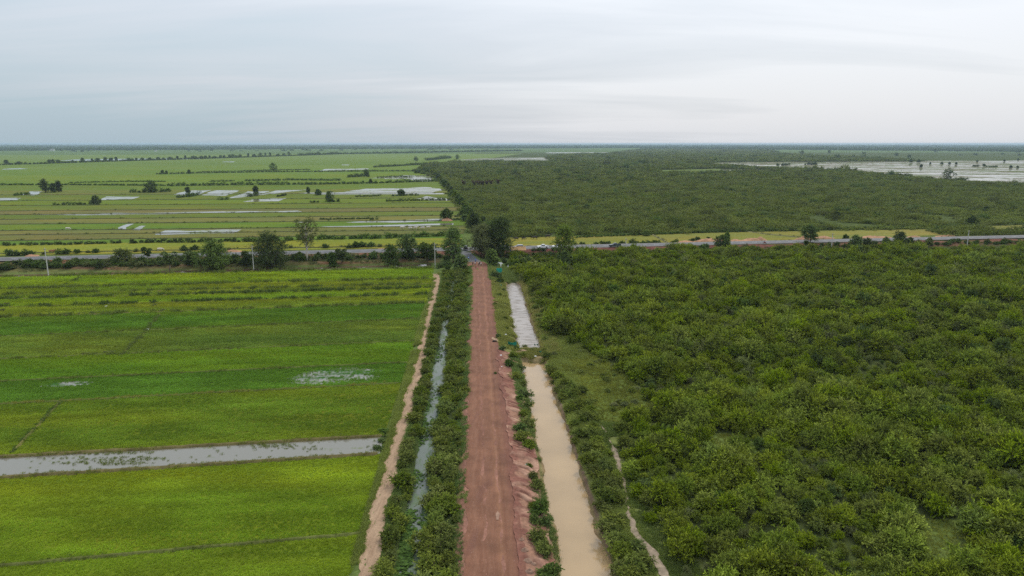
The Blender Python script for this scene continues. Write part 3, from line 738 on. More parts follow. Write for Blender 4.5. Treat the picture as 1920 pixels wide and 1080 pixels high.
wl_ = [([(290, 440), (440, 437), (452, 431), (312, 432)], 'flood_mid', 'wet paddy shining left of the tall pale-trunked tree'),
       ([(216, 432), (232, 432), (252, 420), (240, 420)], 'clear_water', 'slanting sliver of water in the left plain'),
       ([(246, 432), (262, 432), (278, 423), (270, 422)], 'flood_mid', 'second slanting sliver of water in the left plain'),
       ([(600, 425), (850, 419), (850, 421.5), (640, 426.5)], 'clear_water', 'thin bright water strip before the wood, lower one'),
       ([(640, 418), (700, 414), (850, 410), (852, 413), (740, 418)], 'flood_mid', 'bright flooded strip left of the dark round tree'),
       ([(548, 417), (590, 415), (580, 418)], 'clear_water', 'small puddle above the pale-trunked tree'),
       ([(60, 402), (560, 395), (570, 396.5), (200, 404)], 'flood_mid', 'long wet strip across the left plain'),
       ([(322, 366), (350, 358), (395, 357), (370, 366)], 'clear_water', 'first of the flooded squares in the left plain'),
       ([(378, 366), (405, 357), (452, 357), (425, 367)], 'flood_mid', 'second of the flooded squares'),
       ([(430, 371), (470, 358), (512, 357), (478, 368)], 'clear_water', 'third of the flooded squares'),
       ([(485, 366), (520, 357), (580, 355), (555, 358)], 'flood_mid', 'fourth of the flooded squares'),
       ([(455, 379), (480, 373), (540, 371), (520, 378)], 'flood_mid', 'faintly flooded square below the others'),
       ([(182, 376), (205, 368), (266, 368), (245, 374)], 'flood_mid', 'flooded patch beside the small hill of bushes'),
       ([(640, 361), (690, 353), (800, 351), (836, 356), (810, 361), (700, 362)], 'flood_mid', 'bright flooded patch near the wood rim'),
       ([(560, 362), (650, 361), (830, 362), (845, 364), (600, 364.5)], 'clear_water', 'thin water line below the flooded patch'),
       ([(690, 334), (760, 329), (812, 329), (814, 340), (795, 340), (760, 336)], 'flood_mid', 'flooded corner where field meets wood'),
       ([(778, 373), (800, 368), (845, 373), (850, 377), (810, 377)], 'flood_mid', 'wet corner beside the rim trees'),
       ([(38, 366), (55, 359), (78, 359), (70, 366)], 'clear_water', 'pool left of the three round trees'),
       ([(0, 376), (-60, 376), (-50, 371), (40, 371), (34, 375)], 'clear_water', 'pool at the picture edge in the left plain'),
       ([(8, 318), (50, 317), (48, 315.5), (10, 316.4)], 'clear_water', 'small far pool in the left plain'),
       ([(120, 301.5), (380, 298.5), (390, 296.3), (140, 299)], 'clear_water', 'long water gleaming behind the far tree row'),
       ([(416, 304.2), (440, 304), (438, 302.8), (418, 303)], 'clear_water', 'tiny pool in the far plain'),
       ([(600, 320), (690, 318), (692, 315.5), (610, 317)], 'flood_mid', 'wet strip in the far plain'),
       ([(640, 310), (655, 309.8), (655, 308.6), (641, 308.8)], 'clear_water', 'tiny far pool before the wood'),
       ([(850, 300.5), (1030, 300.5), (1022, 295), (900, 297)], 'flood_far', 'pale wet clearing beyond the wood'),
       ([(1020, 287.3), (1140, 287), (1140, 285.6), (1030, 286)], 'clear_water', 'far thin water line above the wood'),
       ([(1330, 309), (1350, 304.5), (1500, 303), (1720, 301.5), (2400, 300), (2600, 330), (2400, 346), (1920, 343), (1840, 341), (1770, 335.5), (1640, 325.5), (1540, 318), (1430, 314)], 'flood_far', 'wide flooded plain shining white right of the scrub'),
       ([(1345, 320.5), (1440, 318.5), (1430, 316.5), (1350, 317)], 'clear_water', 'white pool in a gap of the scrub')]
for k, (p, m, l) in enumerate(wl_):
    wetpoly(p, M[m], l, z=.14 + .01 * (k % 3), jag=.05 if m == 'flood_far' else .22)
# yellow-green fields beyond the road, right
def flat(px, c, label, z=.08):
    P = [G(*p) for p in px]; Q = patch(P, 16, 6, 0); X, Y = Q[..., 0], Q[..., 1]
    cc = np.array(c) * .68 * (.9 + .25 * fbm(X * .02, Y * .05, 131, 3))[..., None]
    add('paddy_field', np_mesh('paddy_field', np.stack([X, Y, 0 * X + z], -1).reshape(-1, 3), grid_faces(6, 16), M['paddy'], cols=cc.reshape(-1, 3)), kind='structure', label=label, category='paddy field')
flat([(900, 467), (1258, 460), (1222, 440), (900, 447)], (.215, .225, .045), 'yellow field with dark grazing buffaloes')
flat([(1262, 460), (1540, 450), (1400, 435), (1226, 439.5)], (.215, .225, .050), 'yellow field behind the sand heaps')
flat([(1546, 449), (1768, 441), (1735, 430), (1405, 435)], (.215, .225, .055), 'yellow field strip behind the small roadside trees')
flat([(1850, 433), (2300, 420), (2300, 411), (1850, 424)], (.200, .21, .055), 'yellow field at the far end of the paved road')
flat([(1225, 323), (1420, 321.5), (1340, 316.5), (1240, 319)], (.13, .19, .05), 'pale green glade inside the scrub')
bund([G(1222, 440), G(1240, 449), G(1258, 459)], .8, .5, 'dark bund between two yellow fields', (.14, .13, .06), (.1, .1, .04), dens=1)
bund([G(1402, 435), G(1450, 441), G(1544, 449.5)], .8, .5, 'bund behind the sand heaps', (.14, .13, .06), (.1, .1, .04), dens=1)

# ------------------------------------------------------------------ foliage generators
def leaf_quads(P, D, Nn, ln, wd):
    """rhombic leaves: base P, direction D, flat normal Nn, length ln, width wd (arrays)"""
    S = np.cross(D, Nn); S /= np.linalg.norm(S, axis=1, keepdims=True) + 1e-9
    ln = np.broadcast_to(ln, len(P))[:, None]; wd = np.broadcast_to(wd, len(P))[:, None]
    mid = P + D * ln * .45 + Nn * ln * .05
    V = np.stack([P, mid + S * wd * .5, P + D * ln, mid - S * wd * .5], 1).reshape(-1, 3)
    return V, np.arange(len(P) * 4).reshape(-1, 4)
def unit(v): return v / (np.linalg.norm(v, axis=-1, keepdims=True) + 1e-9)
def dome_dirs(rng, n, low=-.25):
    z = rng.uniform(low, 1, n); a = rng.uniform(0, 2 * np.pi, n); r = np.sqrt(np.clip(1 - z * z, 0, 1))
    return np.stack([r * np.cos(a), r * np.sin(a), z], 1)
def sprays(rng, c, rad, n, m, leaf, wid, flat=.75, droop=.3, low=-.25):
    """n feathery shoots leaving centre c, m leaflets on each"""
    d = dome_dirs(rng, n, low); d = unit(d * np.array([1, 1, flat + .25]))
    L = rad * rng.uniform(.55, 1.32, n)
    up = np.array([0, 0, 1.0])
    t = np.linspace(.35, 1.0, m)[None, :, None] + rng.uniform(-.04, .04, (n, m, 1))
    P = c + d[:, None, :] * L[:, None, None] * t * np.array([1, 1, flat])
    P[..., 2] -= droop * rad * (t[..., 0]**2) * (1 - d[:, None, 2]) * .6
    side = unit(np.cross(d, up + rng.normal(0, .35, (n, 3))))
    sg = np.where(np.arange(m) % 2 == 0, 1, -1)[None, :, None]
    D = unit(d[:, None, :] * .75 + side[:, None, :] * sg * rng.uniform(.5, 1.0, (n, m, 1)) + rng.normal(0, .3, (n, m, 3)))
    Nn = unit(up + d[:, None, :] * .6 + rng.normal(0, .55, (n, m, 3)))
    lv = np.clip(rng.normal(.28, .18, (n, 1)) + .75 * (t[..., 0] - .5) * (.5 + .5 * d[:, None, 2]) + rng.normal(0, .10, (n, m)), 0, 1)  # outer and upward tips painted brighter, inner leaves darker, standing in for shade
    k = n * m
    V, F = leaf_quads(P.reshape(k, 3), D.reshape(k, 3), Nn.reshape(k, 3), leaf * rng.uniform(.7, 1.3, k), wid * rng.uniform(.7, 1.3, k))
    return V, F, np.repeat(lv.reshape(k), 4)
def join(parts):
    Vs, Fs, Ls, b = [], [], [], 0
    for V, F, l in parts:
        Vs.append(V); Fs.append(F + b); Ls.append(l); b += len(V)
    return np.concatenate(Vs), np.concatenate(Fs), np.concatenate(Ls)
def shrub_mesh(seed, mat, rx=1.7, h=2.3, lobes=8, ns=22, m=9, leaf=.24, wid=.12):
    rng = np.random.default_rng(seed); parts = []; stems = MB()
    for k in range(lobes):
        a = 2 * math.pi * (k + rng.uniform(-.3, .3)) / max(1, lobes - 1); rr = rx * rng.uniform(.35, .75) if k else 0
        rad = rx * rng.uniform(.42, .62) * (1.15 if k == 0 else 1)
        c = np.array([rr * math.cos(a), rr * math.sin(a), h * (rng.uniform(.50, .66) if k == 0 else rng.uniform(.22, .58))])
        parts.append(sprays(rng, c, rad, ns, m, leaf, wid))
        stems.tube([(c[0] * .08, c[1] * .08, -.15), (c[0] * .5, c[1] * .5, c[2] * .5), tuple(c)], [.055, .04, .02], 4)
        stems.tube([tuple(c), tuple(c + np.array([rng.normal(0, .3), rng.normal(0, .3), rad * .6]))], [.02, .008], 3)
    # inner leaves low in the bush, coloured darker as painted shade
    n = 200; d = dome_dirs(rng, n, -.1); P = d * np.array([rx * .75, rx * .75, h * .55]) * rng.uniform(.3, 1, (n, 1)) + np.array([0, 0, h * .12])
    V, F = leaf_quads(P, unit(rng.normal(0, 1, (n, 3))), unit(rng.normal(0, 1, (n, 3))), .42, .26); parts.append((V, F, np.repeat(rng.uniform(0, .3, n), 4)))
    V, F, l = join(parts)
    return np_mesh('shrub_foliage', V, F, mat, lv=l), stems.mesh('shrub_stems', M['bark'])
SH = {}
for key, mat, kw in (('scrub', 'leaf_scrub', dict(rx=1.8, h=2.5, lobes=8, ns=30, m=9, leaf=.27, wid=.11)), ('ditch', 'leaf_ditch', dict(rx=1.6, h=2.3, leaf=.22, wid=.13)), ('dark', 'leaf_dark', dict(rx=1.7, h=2.5, leaf=.34, wid=.2, ns=16)),
                     ('olive', 'leaf_olive', dict(rx=1.6, h=2.0, leaf=.26, wid=.12, ns=16))):
    SH[key] = [shrub_mesh(200 + 31 * i + len(key) * 7, M[mat], **kw) for i in range(5)]
def shrub(kind, x, y, s, label, group, z=None, sz=1.0, name='shrub', var=None):
    fo, st = SH[kind][random.randrange(5) if var is None else var]
    if z is None: z = float(H(x, y))
    e = empty(name, (x, y, z - .05), random.uniform(0, 6.28), label=label, category='shrub', group=group)
    e.scale = (s, s, s * sz)
    add('foliage', fo, e); add('stems', st, e)
    return e
def scatter(name, pts, scl, rot, idx, variants, tint=None, **props):
    """one object that sets a plant on every point (for masses nobody could count)"""
    me = bpy.data.meshes.new(name); me.vertices.add(len(pts)); me.vertices.foreach_set('co', np.asarray(pts, np.float32).ravel())
    a = me.attributes.new('scl', 'FLOAT_VECTOR', 'POINT'); a.data.foreach_set('vector', np.asarray(scl, np.float32).ravel())
    a = me.attributes.new('rot', 'FLOAT_VECTOR', 'POINT'); a.data.foreach_set('vector', np.asarray(rot, np.float32).ravel())
    a = me.attributes.new('idx', 'INT', 'POINT'); a.data.foreach_set('value', np.asarray(idx, np.int32))
    if tint is not None:
        a = me.attributes.new('tint', 'FLOAT_COLOR', 'POINT'); c = np.ones((len(pts), 4), np.float32); c[:, :3] = tint; a.data.foreach_set('color', c.ravel())
    col = bpy.data.collections.new(name + '_sources')
    for i, v in enumerate(variants):
        col.objects.link(bpy.data.objects.new('%s_plant_%02d' % (name, i), v))
    ng = bpy.data.node_groups.new(name, 'GeometryNodeTree')
    ng.interface.new_socket('Geometry', in_out='INPUT', socket_type='NodeSocketGeometry'); ng.interface.new_socket('Geometry', in_out='OUTPUT', socket_type='NodeSocketGeometry')
    nn = ng.nodes.new; ln = ng.links.new
    gi, go = nn('NodeGroupInput'), nn('NodeGroupOutput')
    ci = nn('GeometryNodeCollectionInfo'); ci.inputs['Collection'].default_value = col; ci.inputs['Separate Children'].default_value = True; ci.inputs['Reset Children'].default_value = True
    ip = nn('GeometryNodeInstanceOnPoints'); ip.inputs['Pick Instance'].default_value = True
    def at(nm, t):
        n = nn('GeometryNodeInputNamedAttribute'); n.data_type = t; n.inputs['Name'].default_value = nm; return n.outputs['Attribute']
    er = nn('FunctionNodeEulerToRotation'); ln(at('rot', 'FLOAT_VECTOR'), er.inputs[0])
    ln(gi.outputs[0], ip.inputs['Points']); ln(ci.outputs[0], ip.inputs['Instance']); ln(at('idx', 'INT'), ip.inputs['Instance Index'])
    ln(er.outputs[0], ip.inputs['Rotation']); ln(at('scl', 'FLOAT_VECTOR'), ip.inputs['Scale']); ln(ip.outputs[0], go.inputs[0])
    o = add(name, me, kind='stuff', **props)
    md = o.modifiers.new('plants', 'NODES'); md.node_group = ng
    return o
# ------------------------------------------------------------------ rice plants and grass
def tuft_mesh(seed, n=16, h=.5, spread=.42):
    rng = np.random.default_rng(seed)
    P = np.c_[rng.normal(0, spread * .5, (n, 2)), np.full(n, -.03)]
    D = unit(np.c_[rng.normal(0, .55, (n, 2)), np.ones(n)]); Nn = unit(np.c_[rng.normal(0, .8, (n, 2)), np.full(n, .9)])
    V, F = leaf_quads(P, D, Nn, h * rng.uniform(.6, 1.2, n), rng.uniform(.05, .11, n))
    l = np.repeat(rng.uniform(0, 1, n), 4)
    return np_mesh('grass_tuft', V, F, M['grass'], lv=l)
TUFT = [tuft_mesh(400 + i) for i in range(5)]
def put_tufts(name, label, cat):
    global rice_pts, rice_scl, rice_tint
    P = np.concatenate(rice_pts); S = np.concatenate(rice_scl); T = np.concatenate(rice_tint)
    n = len(P); rot = np.c_[np.zeros((n, 2)), R.uniform(0, 6.28, n)]
    scatter(name, P, S, rot, R.integers(0, 5, n), TUFT, T, label=label, category=cat)
    rice_pts, rice_scl, rice_tint = [], [], []
    return n
n_rice = put_tufts('rice', 'green rice plants and bund grass filling the fields', 'rice')

# grass on the verges, banks and clearings
def glade(x, y):
    r = np.zeros(len(x), bool)
    for p in GL: r |= in_poly(x, y, p)
    return r
def rect(n, u0, u1, y0, y1):
    # denser near the camera
    y = np.exp(R.uniform(math.log(y0), math.log(y1), n)); return R.uniform(u0, u1, n), y
def grass_on(n, u0, u1, y0, y1, tint, scale=.0075, thr=.35, seed=0, mn=.55, mxs=1.3):
    n = int(n * 1.7); scale = max(scale, .006); tint = np.array(tint) * 1.45
    u, y = rect(n, u0, u1, y0, y1); x = XU(u, y)
    k = fbm(x * .35, y * .35, 140 + seed, 3) > thr
    e0, e1 = trail_edge(y); ut = UX(x, y); k &= ~((ut > e0 - .1) & (ut < e1 + .1) & (y < tw[-1, 1])); p0, p1 = path_edge(y); k &= ~((ut > p0 + .05) & (ut < p1 - .05) & (y < 256))
    x, y = x[k], y[k]; z = H(x, y)
    t = np.array(tint) * (.7 + .6 * fbm(x * .2, y * .2, 150 + seed, 3))[:, None]
    tufts(np.c_[x, y, z], np.clip(y * scale, mn, mxs), t)
grass_on(7000, -15.0, -13.7, 60, 252, (.17, .20, .045), thr=.30)
grass_on(2500, -12.4, -10.0, 60, 255, (.11, .15, .04), thr=.3, seed=1)
grass_on(3500, -6.6, -1.9, 60, 262, (.10, .15, .04), thr=.35, seed=2)
grass_on(1600, -2.6, -1.5, 60, 262, (.15, .18, .05), thr=.50, seed=3, scale=.003)
grass_on(2600, 7.6, 9.7, 60, 150, (.12, .16, .045), thr=.40, seed=4)
grass_on(5200, 5.6, 9.9, 155, 262, (.19, .20, .05), thr=.36, seed=5)
grass_on(9000, 15.9, 20.8, 62, 150, (.175, .205, .050), thr=.36, seed=6, scale=.0036)
grass_on(5000, 15.9, 19.5, 150, 245, (.21, .20, .06), thr=.36, seed=7)
grass_on(900, 8.5, 16.5, 147.5, 156, (.19, .19, .05), thr=.4, seed=8)
grass_on(4200, 5.0, 20, 236, 268, (.13, .165, .045), thr=.22, seed=9)
grass_on(3000, 16.5, 25, 148, 180, (.150, .175, .040), thr=.15, seed=11)
grass_on(4200, 19.5, 25.5, 62, 112, (.11, .145, .035), thr=.30, seed=10)
for p in GL:
    P = np.array(p); n = int(np.ptp(P[:, 0]) * np.ptp(P[:, 1]) * 6); n = min(n, 12000)
    x = R.uniform(P[:, 0].min(), P[:, 0].max(), n); y = R.uniform(P[:, 1].min(), P[:, 1].max(), n)
    k = in_poly(x, y, p); x, y = x[k], y[k]
    t = np.array((.245, .265, .048)) * (.35 + 1.2 * fbm(x * .2, y * .2, 161, 3))[:, None]
    tufts(np.c_[x, y, H(x, y)], np.clip(y * .006, .5, .9), t)
# weeds on the roadside ditch bank, left
n = 5200; X_ = R.uniform(-230, -24, n); w_ = R.uniform(-22.5, -5.2, n); Y_ = TR0 + TRS * X_ + w_ * TRN
k = fbm(X_ * .2, Y_ * .2, 171, 3) > .45; X_, Y_ = X_[k], Y_[k]
tufts(np.c_[X_, Y_, H(X_, Y_)], 1.1, np.array((.11, .13, .045)))
n = 2600; X_ = R.uniform(-20, 300, n); w_ = R.uniform(-11, -8, n); Y_ = TR0 + TRS * X_ + w_ * TRN
tufts(np.c_[X_, Y_, H(X_, Y_)], 1.0, np.array((.11, .14, .04)))
n = 4500; X_ = R.uniform(-250, 330, n); w_ = R.uniform(5.0, 12, n); Y_ = TR0 + TRS * X_ + w_ * TRN
k = fbm(X_ * .12, Y_ * .2, 172, 3) > .42; X_, Y_ = X_[k], Y_[k]
tufts(np.c_[X_, Y_, H(X_, Y_)], 1.1, np.array((.16, .17, .05)))
n_grass = put_tufts('grass', 'rough grass and weeds on banks, verges and clearings', 'grass')

# ------------------------------------------------------------------ scrub right of the canal (near)
TRAIL_U = lambda Y: trail_edge(Y)[1]
def scrub_left(Y):        # left rim of the scrub
    y = np.array([69, 80, 100, 118, 130, 150, 165, 185, 210, 235, 255, 275])
    u = np.array([22.8, 22.0, 22.6, 23.4, 27.0, 28.0, 21.5, 19.2, 18.6, 18.2, 15.0, 8.0])
    return np.interp(Y, y, u)
pts = []
gy = 52.0
while gy < 305:
    st = 2.0 if gy < 150 else 2.15
    xs_ = np.arange(0, gy * .95 + 40, st)
    for x in xs_:
        pts.append((x + R.uniform(-.8, .8), gy + R.uniform(-.8, .8)))
    gy += st
pts = np.array(pts); x, y = pts[:, 0], pts[:, 1]
u = UX(x, y); w = WXY(x, y)
k = (u > scrub_left(y) + R.uniform(-.8, .8, len(u))) & (w < -11.5 - R.uniform(0, 1.5, len(u))) & ~glade(x, y)
k &= fbm(x * .09, y * .09, 181, 3) > .12
x, y = x[k], y[k]
big = fbm(x * .13, y * .13, 182, 3)
s = np.clip(.54 + np.clip(big * 2.4 - .72, 0, 1)**1.5 * 1.15 + R.normal(0, .20, len(x)), .36, 1.7)
s = s * np.where(fbm(x * .16, y * .16, 183, 2) < .24, .7, 1)
s = np.where((y > 255) & (UX(x, y) < 38), s * .55, s)
# order by how large each shows
vis = (np.abs(x) < y * .80) & (y > 66)
o = np.argsort(np.where(vis, np.hypot(x, y) / s, 1e9))
ind = set(o[:300].tolist())
def scrub_part(x, y):
    q = x / y
    return ('close beside the pale footpath' if q < .32 else 'at the lower middle of the scrub' if q < .50 else 'towards the bottom right corner') + (' in front' if y < 82 else ' farther back')
for i in o[:300]:
    shrub('scrub', float(x[i]), float(y[i]), float(s[i]), 'green feathery shrub of the near scrub ' + scrub_part(float(x[i]), float(y[i])), 'shrubs of the near scrub', sz=float(R.uniform(1.0, 1.6)), name='scrub_shrub')
rest = np.array([i for i in range(len(x)) if i not in ind])
n = len(rest); sv = s[rest] * R.uniform(.9, 1.15, n)
src = [a for a, b in SH['scrub']] + [SH['olive'][0][0], SH['ditch'][1][0], SH['olive'][2][0], SH['dark'][1][0]]
scatter('scrub', np.c_[x[rest], y[rest], H(x[rest], y[rest]) - .05], np.c_[sv, sv, sv * R.uniform(.95, 1.65, n)], np.c_[R.normal(0, .06, (n, 2)), R.uniform(0, 6.28, n)], np.where(R.uniform(0, 1, n) < .16, R.integers(5, 9, n), R.integers(0, 5, n)), src,
        label='dense green thorn scrub covering the ground between canal and paved road', category='scrub')
n_scrub = n

for px, py, sz_ in ((158, 665, .5), (168, 664, .45), (178, 664, .4), (196, 662, .45), (208, 661, .4), (216, 660, .35), (12, 572, .7), (4, 583, .6), (45, 593, .7), (115, 591, .6), (124, 590, .5), (148, 589, .5), (158, 588, .5), (172, 588, .6), (182, 587, .5), (228, 586, .6), (236, 585, .5), (285, 584, .5), (305, 583, .7), (330, 583, .5), (250, 575, .5), (290, 573, .6), (350, 552, .6), (365, 551, .6), (420, 551, .5), (280, 556, .5), (500, 547, .6), (700, 551, .7), (690, 551, .5), (720, 810, .55), (708, 842, .5), (716, 828, .5), (722, 822, .4)):
    g = G(px, py); shrub('olive' if py < 700 else 'dark', g[0], g[1], sz_, 'low weed clump on a rice field bund ' + ('in the middle of the left fields' if 600 < py < 700 else 'near the yellow strip' if py < 600 else 'beside the track at the flooded strip'), 'weed clumps on the bunds', sz=.55, name='weed_clump', z=.05)
# ------------------------------------------------------------------ shrub rows of the lotus ditch and the canal
def stretch(y):
    return 'near the bottom' if y < 95 else 'in mid stretch' if y < 150 else 'beyond the dam' if y < 215 else 'near the junction'
def row(kind, u0, u1, y0, y1, step, smin, smax, label, group, gap=.0, seed=0, zoff=0):
    yy = y0
    while yy < y1:
        if vn(yy * .12, seed + .5, 191) > gap:
            u = random.uniform(u0, u1); s = random.uniform(smin, smax)
            shrub(kind, float(XU(u, yy)), yy, s, label + ' ' + stretch(yy), group, name={0: 'track_shrub', 5: 'roadside_verge_shrub', 8: 'overgrowing_shrub', 9: 'overgrowing_shrub', 12: 'canal_shrub', 13: 'canal_shrub'}.get(seed, 'ditch_shrub'), sz=random.uniform(.8, 1.15))
        yy += step * random.uniform(.6, 1.4)
row('ditch', -11.4, -9.9, 62, 250, 1.75, .42, 1.05, 'leafy shrub in the row between sandy track and lotus ditch', 'shrubs between track and ditch', gap=.03)
row('ditch', -6.9, -5.2, 60, 258, 2.1, .5, 1.15, 'leafy shrub on the ditch edge by the road', 'shrubs on the ditch edge by the road', gap=.1, seed=3)
row('ditch', -4.4, -2.9, 60, 262, 2.2, .42, 1.05, 'leafy shrub on the verge at the left rim of the red road', 'shrubs at the left rim of the red road', gap=.16, seed=5)
row('ditch', -9.7, -6.9, 186, 256, 1.7, .5, .9, 'leafy shrub overgrowing the far ditch', 'shrubs overgrowing the far ditch', gap=.1, seed=8)
row('ditch', -9.4, -7.0, 62, 178, 8.0, .28, .5, 'small bush standing in the lotus ditch', 'bushes standing in the ditch', gap=.1, seed=7)
row('dark', -11.3, -4.5, 178, 262, 3.2, .6, .9, 'dark leafy shrub where the far lotus ditch is overgrown', 'shrubs over the far ditch', gap=.1, seed=9)
cl_l = [(962, 672, .85), (980, 668, .6), (955, 690, .8), (975, 690, .75), (968, 712, .9), (980, 722, .7), (985, 742, .85), (975, 752, .6), (990, 762, .85), (982, 782, .7), (990, 800, .95), (975, 812, .7), (978, 832, .95), (992, 842, .8), (1000, 900, .6), (992, 880, .4), (1006, 918, .75), (1012, 965, .85),
        (1002, 958, .6), (1022, 985, .55), (1008, 1022, .95), (1020, 1040, .8), (1032, 1085, .8), (968, 655, .5), (1000, 780, .5), (1002, 985, .5)]
for px, py, s in cl_l:
    g = G(px, py); shrub('dark' if (px + py) % 2 else 'ditch', g[0], g[1], s * .95, 'leafy shrub on the road side bank of the muddy canal ' + ('near the dam' if py < 740 else 'in mid stretch' if py < 860 else 'near the bottom'), 'shrubs on the road side of the canal', name='canal_shrub')
cl_r = [(1020, 690, .8), (1032, 700, .95), (1045, 712, .9), (1022, 712, .55), (1042, 735, .75), (1060, 728, .95), (1075, 745, .9), (1092, 738, .9), (1055, 752, .7), (1085, 768, .95), (1105, 775, .8), (1100, 790, .85), (1120, 790, .5), (1078, 800, .6), (1085, 822, .8), (1072, 832, .6), (1098, 850, .7), (1108, 845, .6), (1100, 872, .9), (1118, 868, .85),
        (1135, 885, .9), (1112, 895, .9), (1128, 910, 1.05), (1145, 922, .95), (1118, 925, .8), (1135, 945, 1.0), (1152, 940, .8), (1125, 955, .7), (1140, 1000, 1.05), (1158, 985, .7), (1150, 1022, .8), (1205, 1062, .85), (1160, 1075, .8), (1172, 1090, .7), (1010, 672, .8), (1000, 664, .5), (1065, 775, .7), (1090, 700, .5), (1012, 660, .5),
        (1150, 770, .5), (1165, 700, .5), (1140, 735, .45), (1185, 735, .6), (1130, 705, .4), (1200, 720, .6)]
for px, py, s in cl_r:
    g = G(px, py); u = UX(g[0], g[1])
    shrub('ditch', float(XU(max(u, 15.9), g[1])), g[1], s, 'leafy shrub on the scrub side bank of the muddy canal ' + ('near the dam' if py < 780 else 'in mid stretch' if py < 900 else 'near the bottom'), 'shrubs on the scrub side of the canal', name='canal_shrub')
cp = np.array(GL[0]); q_ = R.uniform(0, 1, (160, 2)); cx_ = cp[:, 0].min() + q_[:, 0] * np.ptp(cp[:, 0]); cy_ = cp[:, 1].min() + q_[:, 1] * np.ptp(cp[:, 1]); ok_ = in_poly(cx_, cy_, GL[0]) & (fbm(cx_ * .15, cy_ * .15, 205, 2) > .36)
for a_, b_ in list(zip(cx_[ok_], cy_[ok_]))[:38]:
    shrub('olive' if random.random() < .4 else 'ditch', float(a_), float(b_), random.uniform(.25, .62), 'small shrub dotted over the grassy clearing beside the canal', 'small shrubs in the clearing', name='clearing_shrub', sz=random.uniform(.7, 1.0))
row('ditch', 16.6, 20.4, 62, 128, 1.7, .42, 1.0, 'leafy shrub between muddy canal and pale footpath', 'shrubs between canal and footpath', gap=.2, seed=12)
row('ditch', 17.2, 19.4, 166, 244, 2.0, .45, .9, 'leafy shrub right of the silvery canal', 'shrubs right of the silvery canal', gap=.15, seed=13)
far_v = [(930, 522, 1.25, 'dark'), (938, 530, .9, 'dark'), (944, 545, .5, 'dark'), (936, 557, .7, 'ditch'), (950, 535, .5, 'dark'), (928, 575, .5, 'ditch'), (946, 600, .6, 'ditch'), (950, 618, .5, 'ditch'), (940, 590, .45, 'olive'), (934, 637, .5, 'dark'), (968, 640, .4, 'dark'), (984, 646, .5, 'olive'), (998, 655, .4, 'olive'), (942, 660, .5, 'dark'), (929, 706, .22, 'dark'), (1012, 610, .5, 'ditch'), (1022, 640, .6, 'ditch')]
for px, py, s, kd in far_v:
    g = G(px, py, .3); shrub(kd, g[0], g[1], s, 'small shrub on the grassy verge beside the far canal' if py < 700 else 'tiny lone sapling rooted at the right rim of the red road', 'shrubs by the far canal' if py < 700 else 'sapling on the road rim', name='verge_shrub')

# lotus leaves on the ditch
def pad_mesh(seed):
    rng = np.random.default_rng(seed); n = 12; a = np.linspace(.12, 2 * np.pi - .12, n)
    r = 1 + rng.normal(0, .05, n)
    V = [(0, 0, -.03)] + [(math.cos(t) * q, math.sin(t) * q, .02 + rng.uniform(0, .10)) for t, q in zip(a, r)]
    return np_mesh('lotus_pad', V, np.array([(0, i, i + 1) for i in range(1, n)]), M['lily'], smooth=True)
PADS = [pad_mesh(500 + i) for i in range(4)]
pp = []
for i in range(7500):
    y = math.exp(random.uniform(math.log(60), math.log(248))); u = random.uniform(-9.9, -6.5)
    dn = float(fbm(u * .55, y * .12, 201, 3)) + (.25 if y < 84 else 0) + .25 * max(0, abs(u + 8.2) - .9)
    if dn > .47 + .26 * random.random(): pp.append((u, y, random.uniform(.09, .24) * (1.2 if y < 84 else 1)))
pp.sort(key=lambda t: t[1] / t[2])
for u, y, r in pp[:120]:
    o = add('lotus_leaf', PADS[random.randrange(4)], loc=(float(XU(u, y)), y, DITCH_W + random.uniform(.03, .3)), label='round green lotus leaf afloat in the near end of the ditch', category='leaf', group='lotus leaves in the ditch')
    o.scale = (r, r, r); o.rotation_euler = (random.gauss(0, .12), random.gauss(0, .12), random.uniform(0, 6.28))
q = pp[120:]; n = len(q)
scatter('lotus', [(float(XU(u, y)), y, DITCH_W + random.uniform(.02, .15)) for u, y, r in q], [(r * 1.1,) * 3 for u, y, r in q], np.c_[R.normal(0, .15, (n, 2)), R.uniform(0, 6.28, n)], R.integers(0, 4, n), PADS,
        label='lotus and water weed covering the ditch', category='water plants')

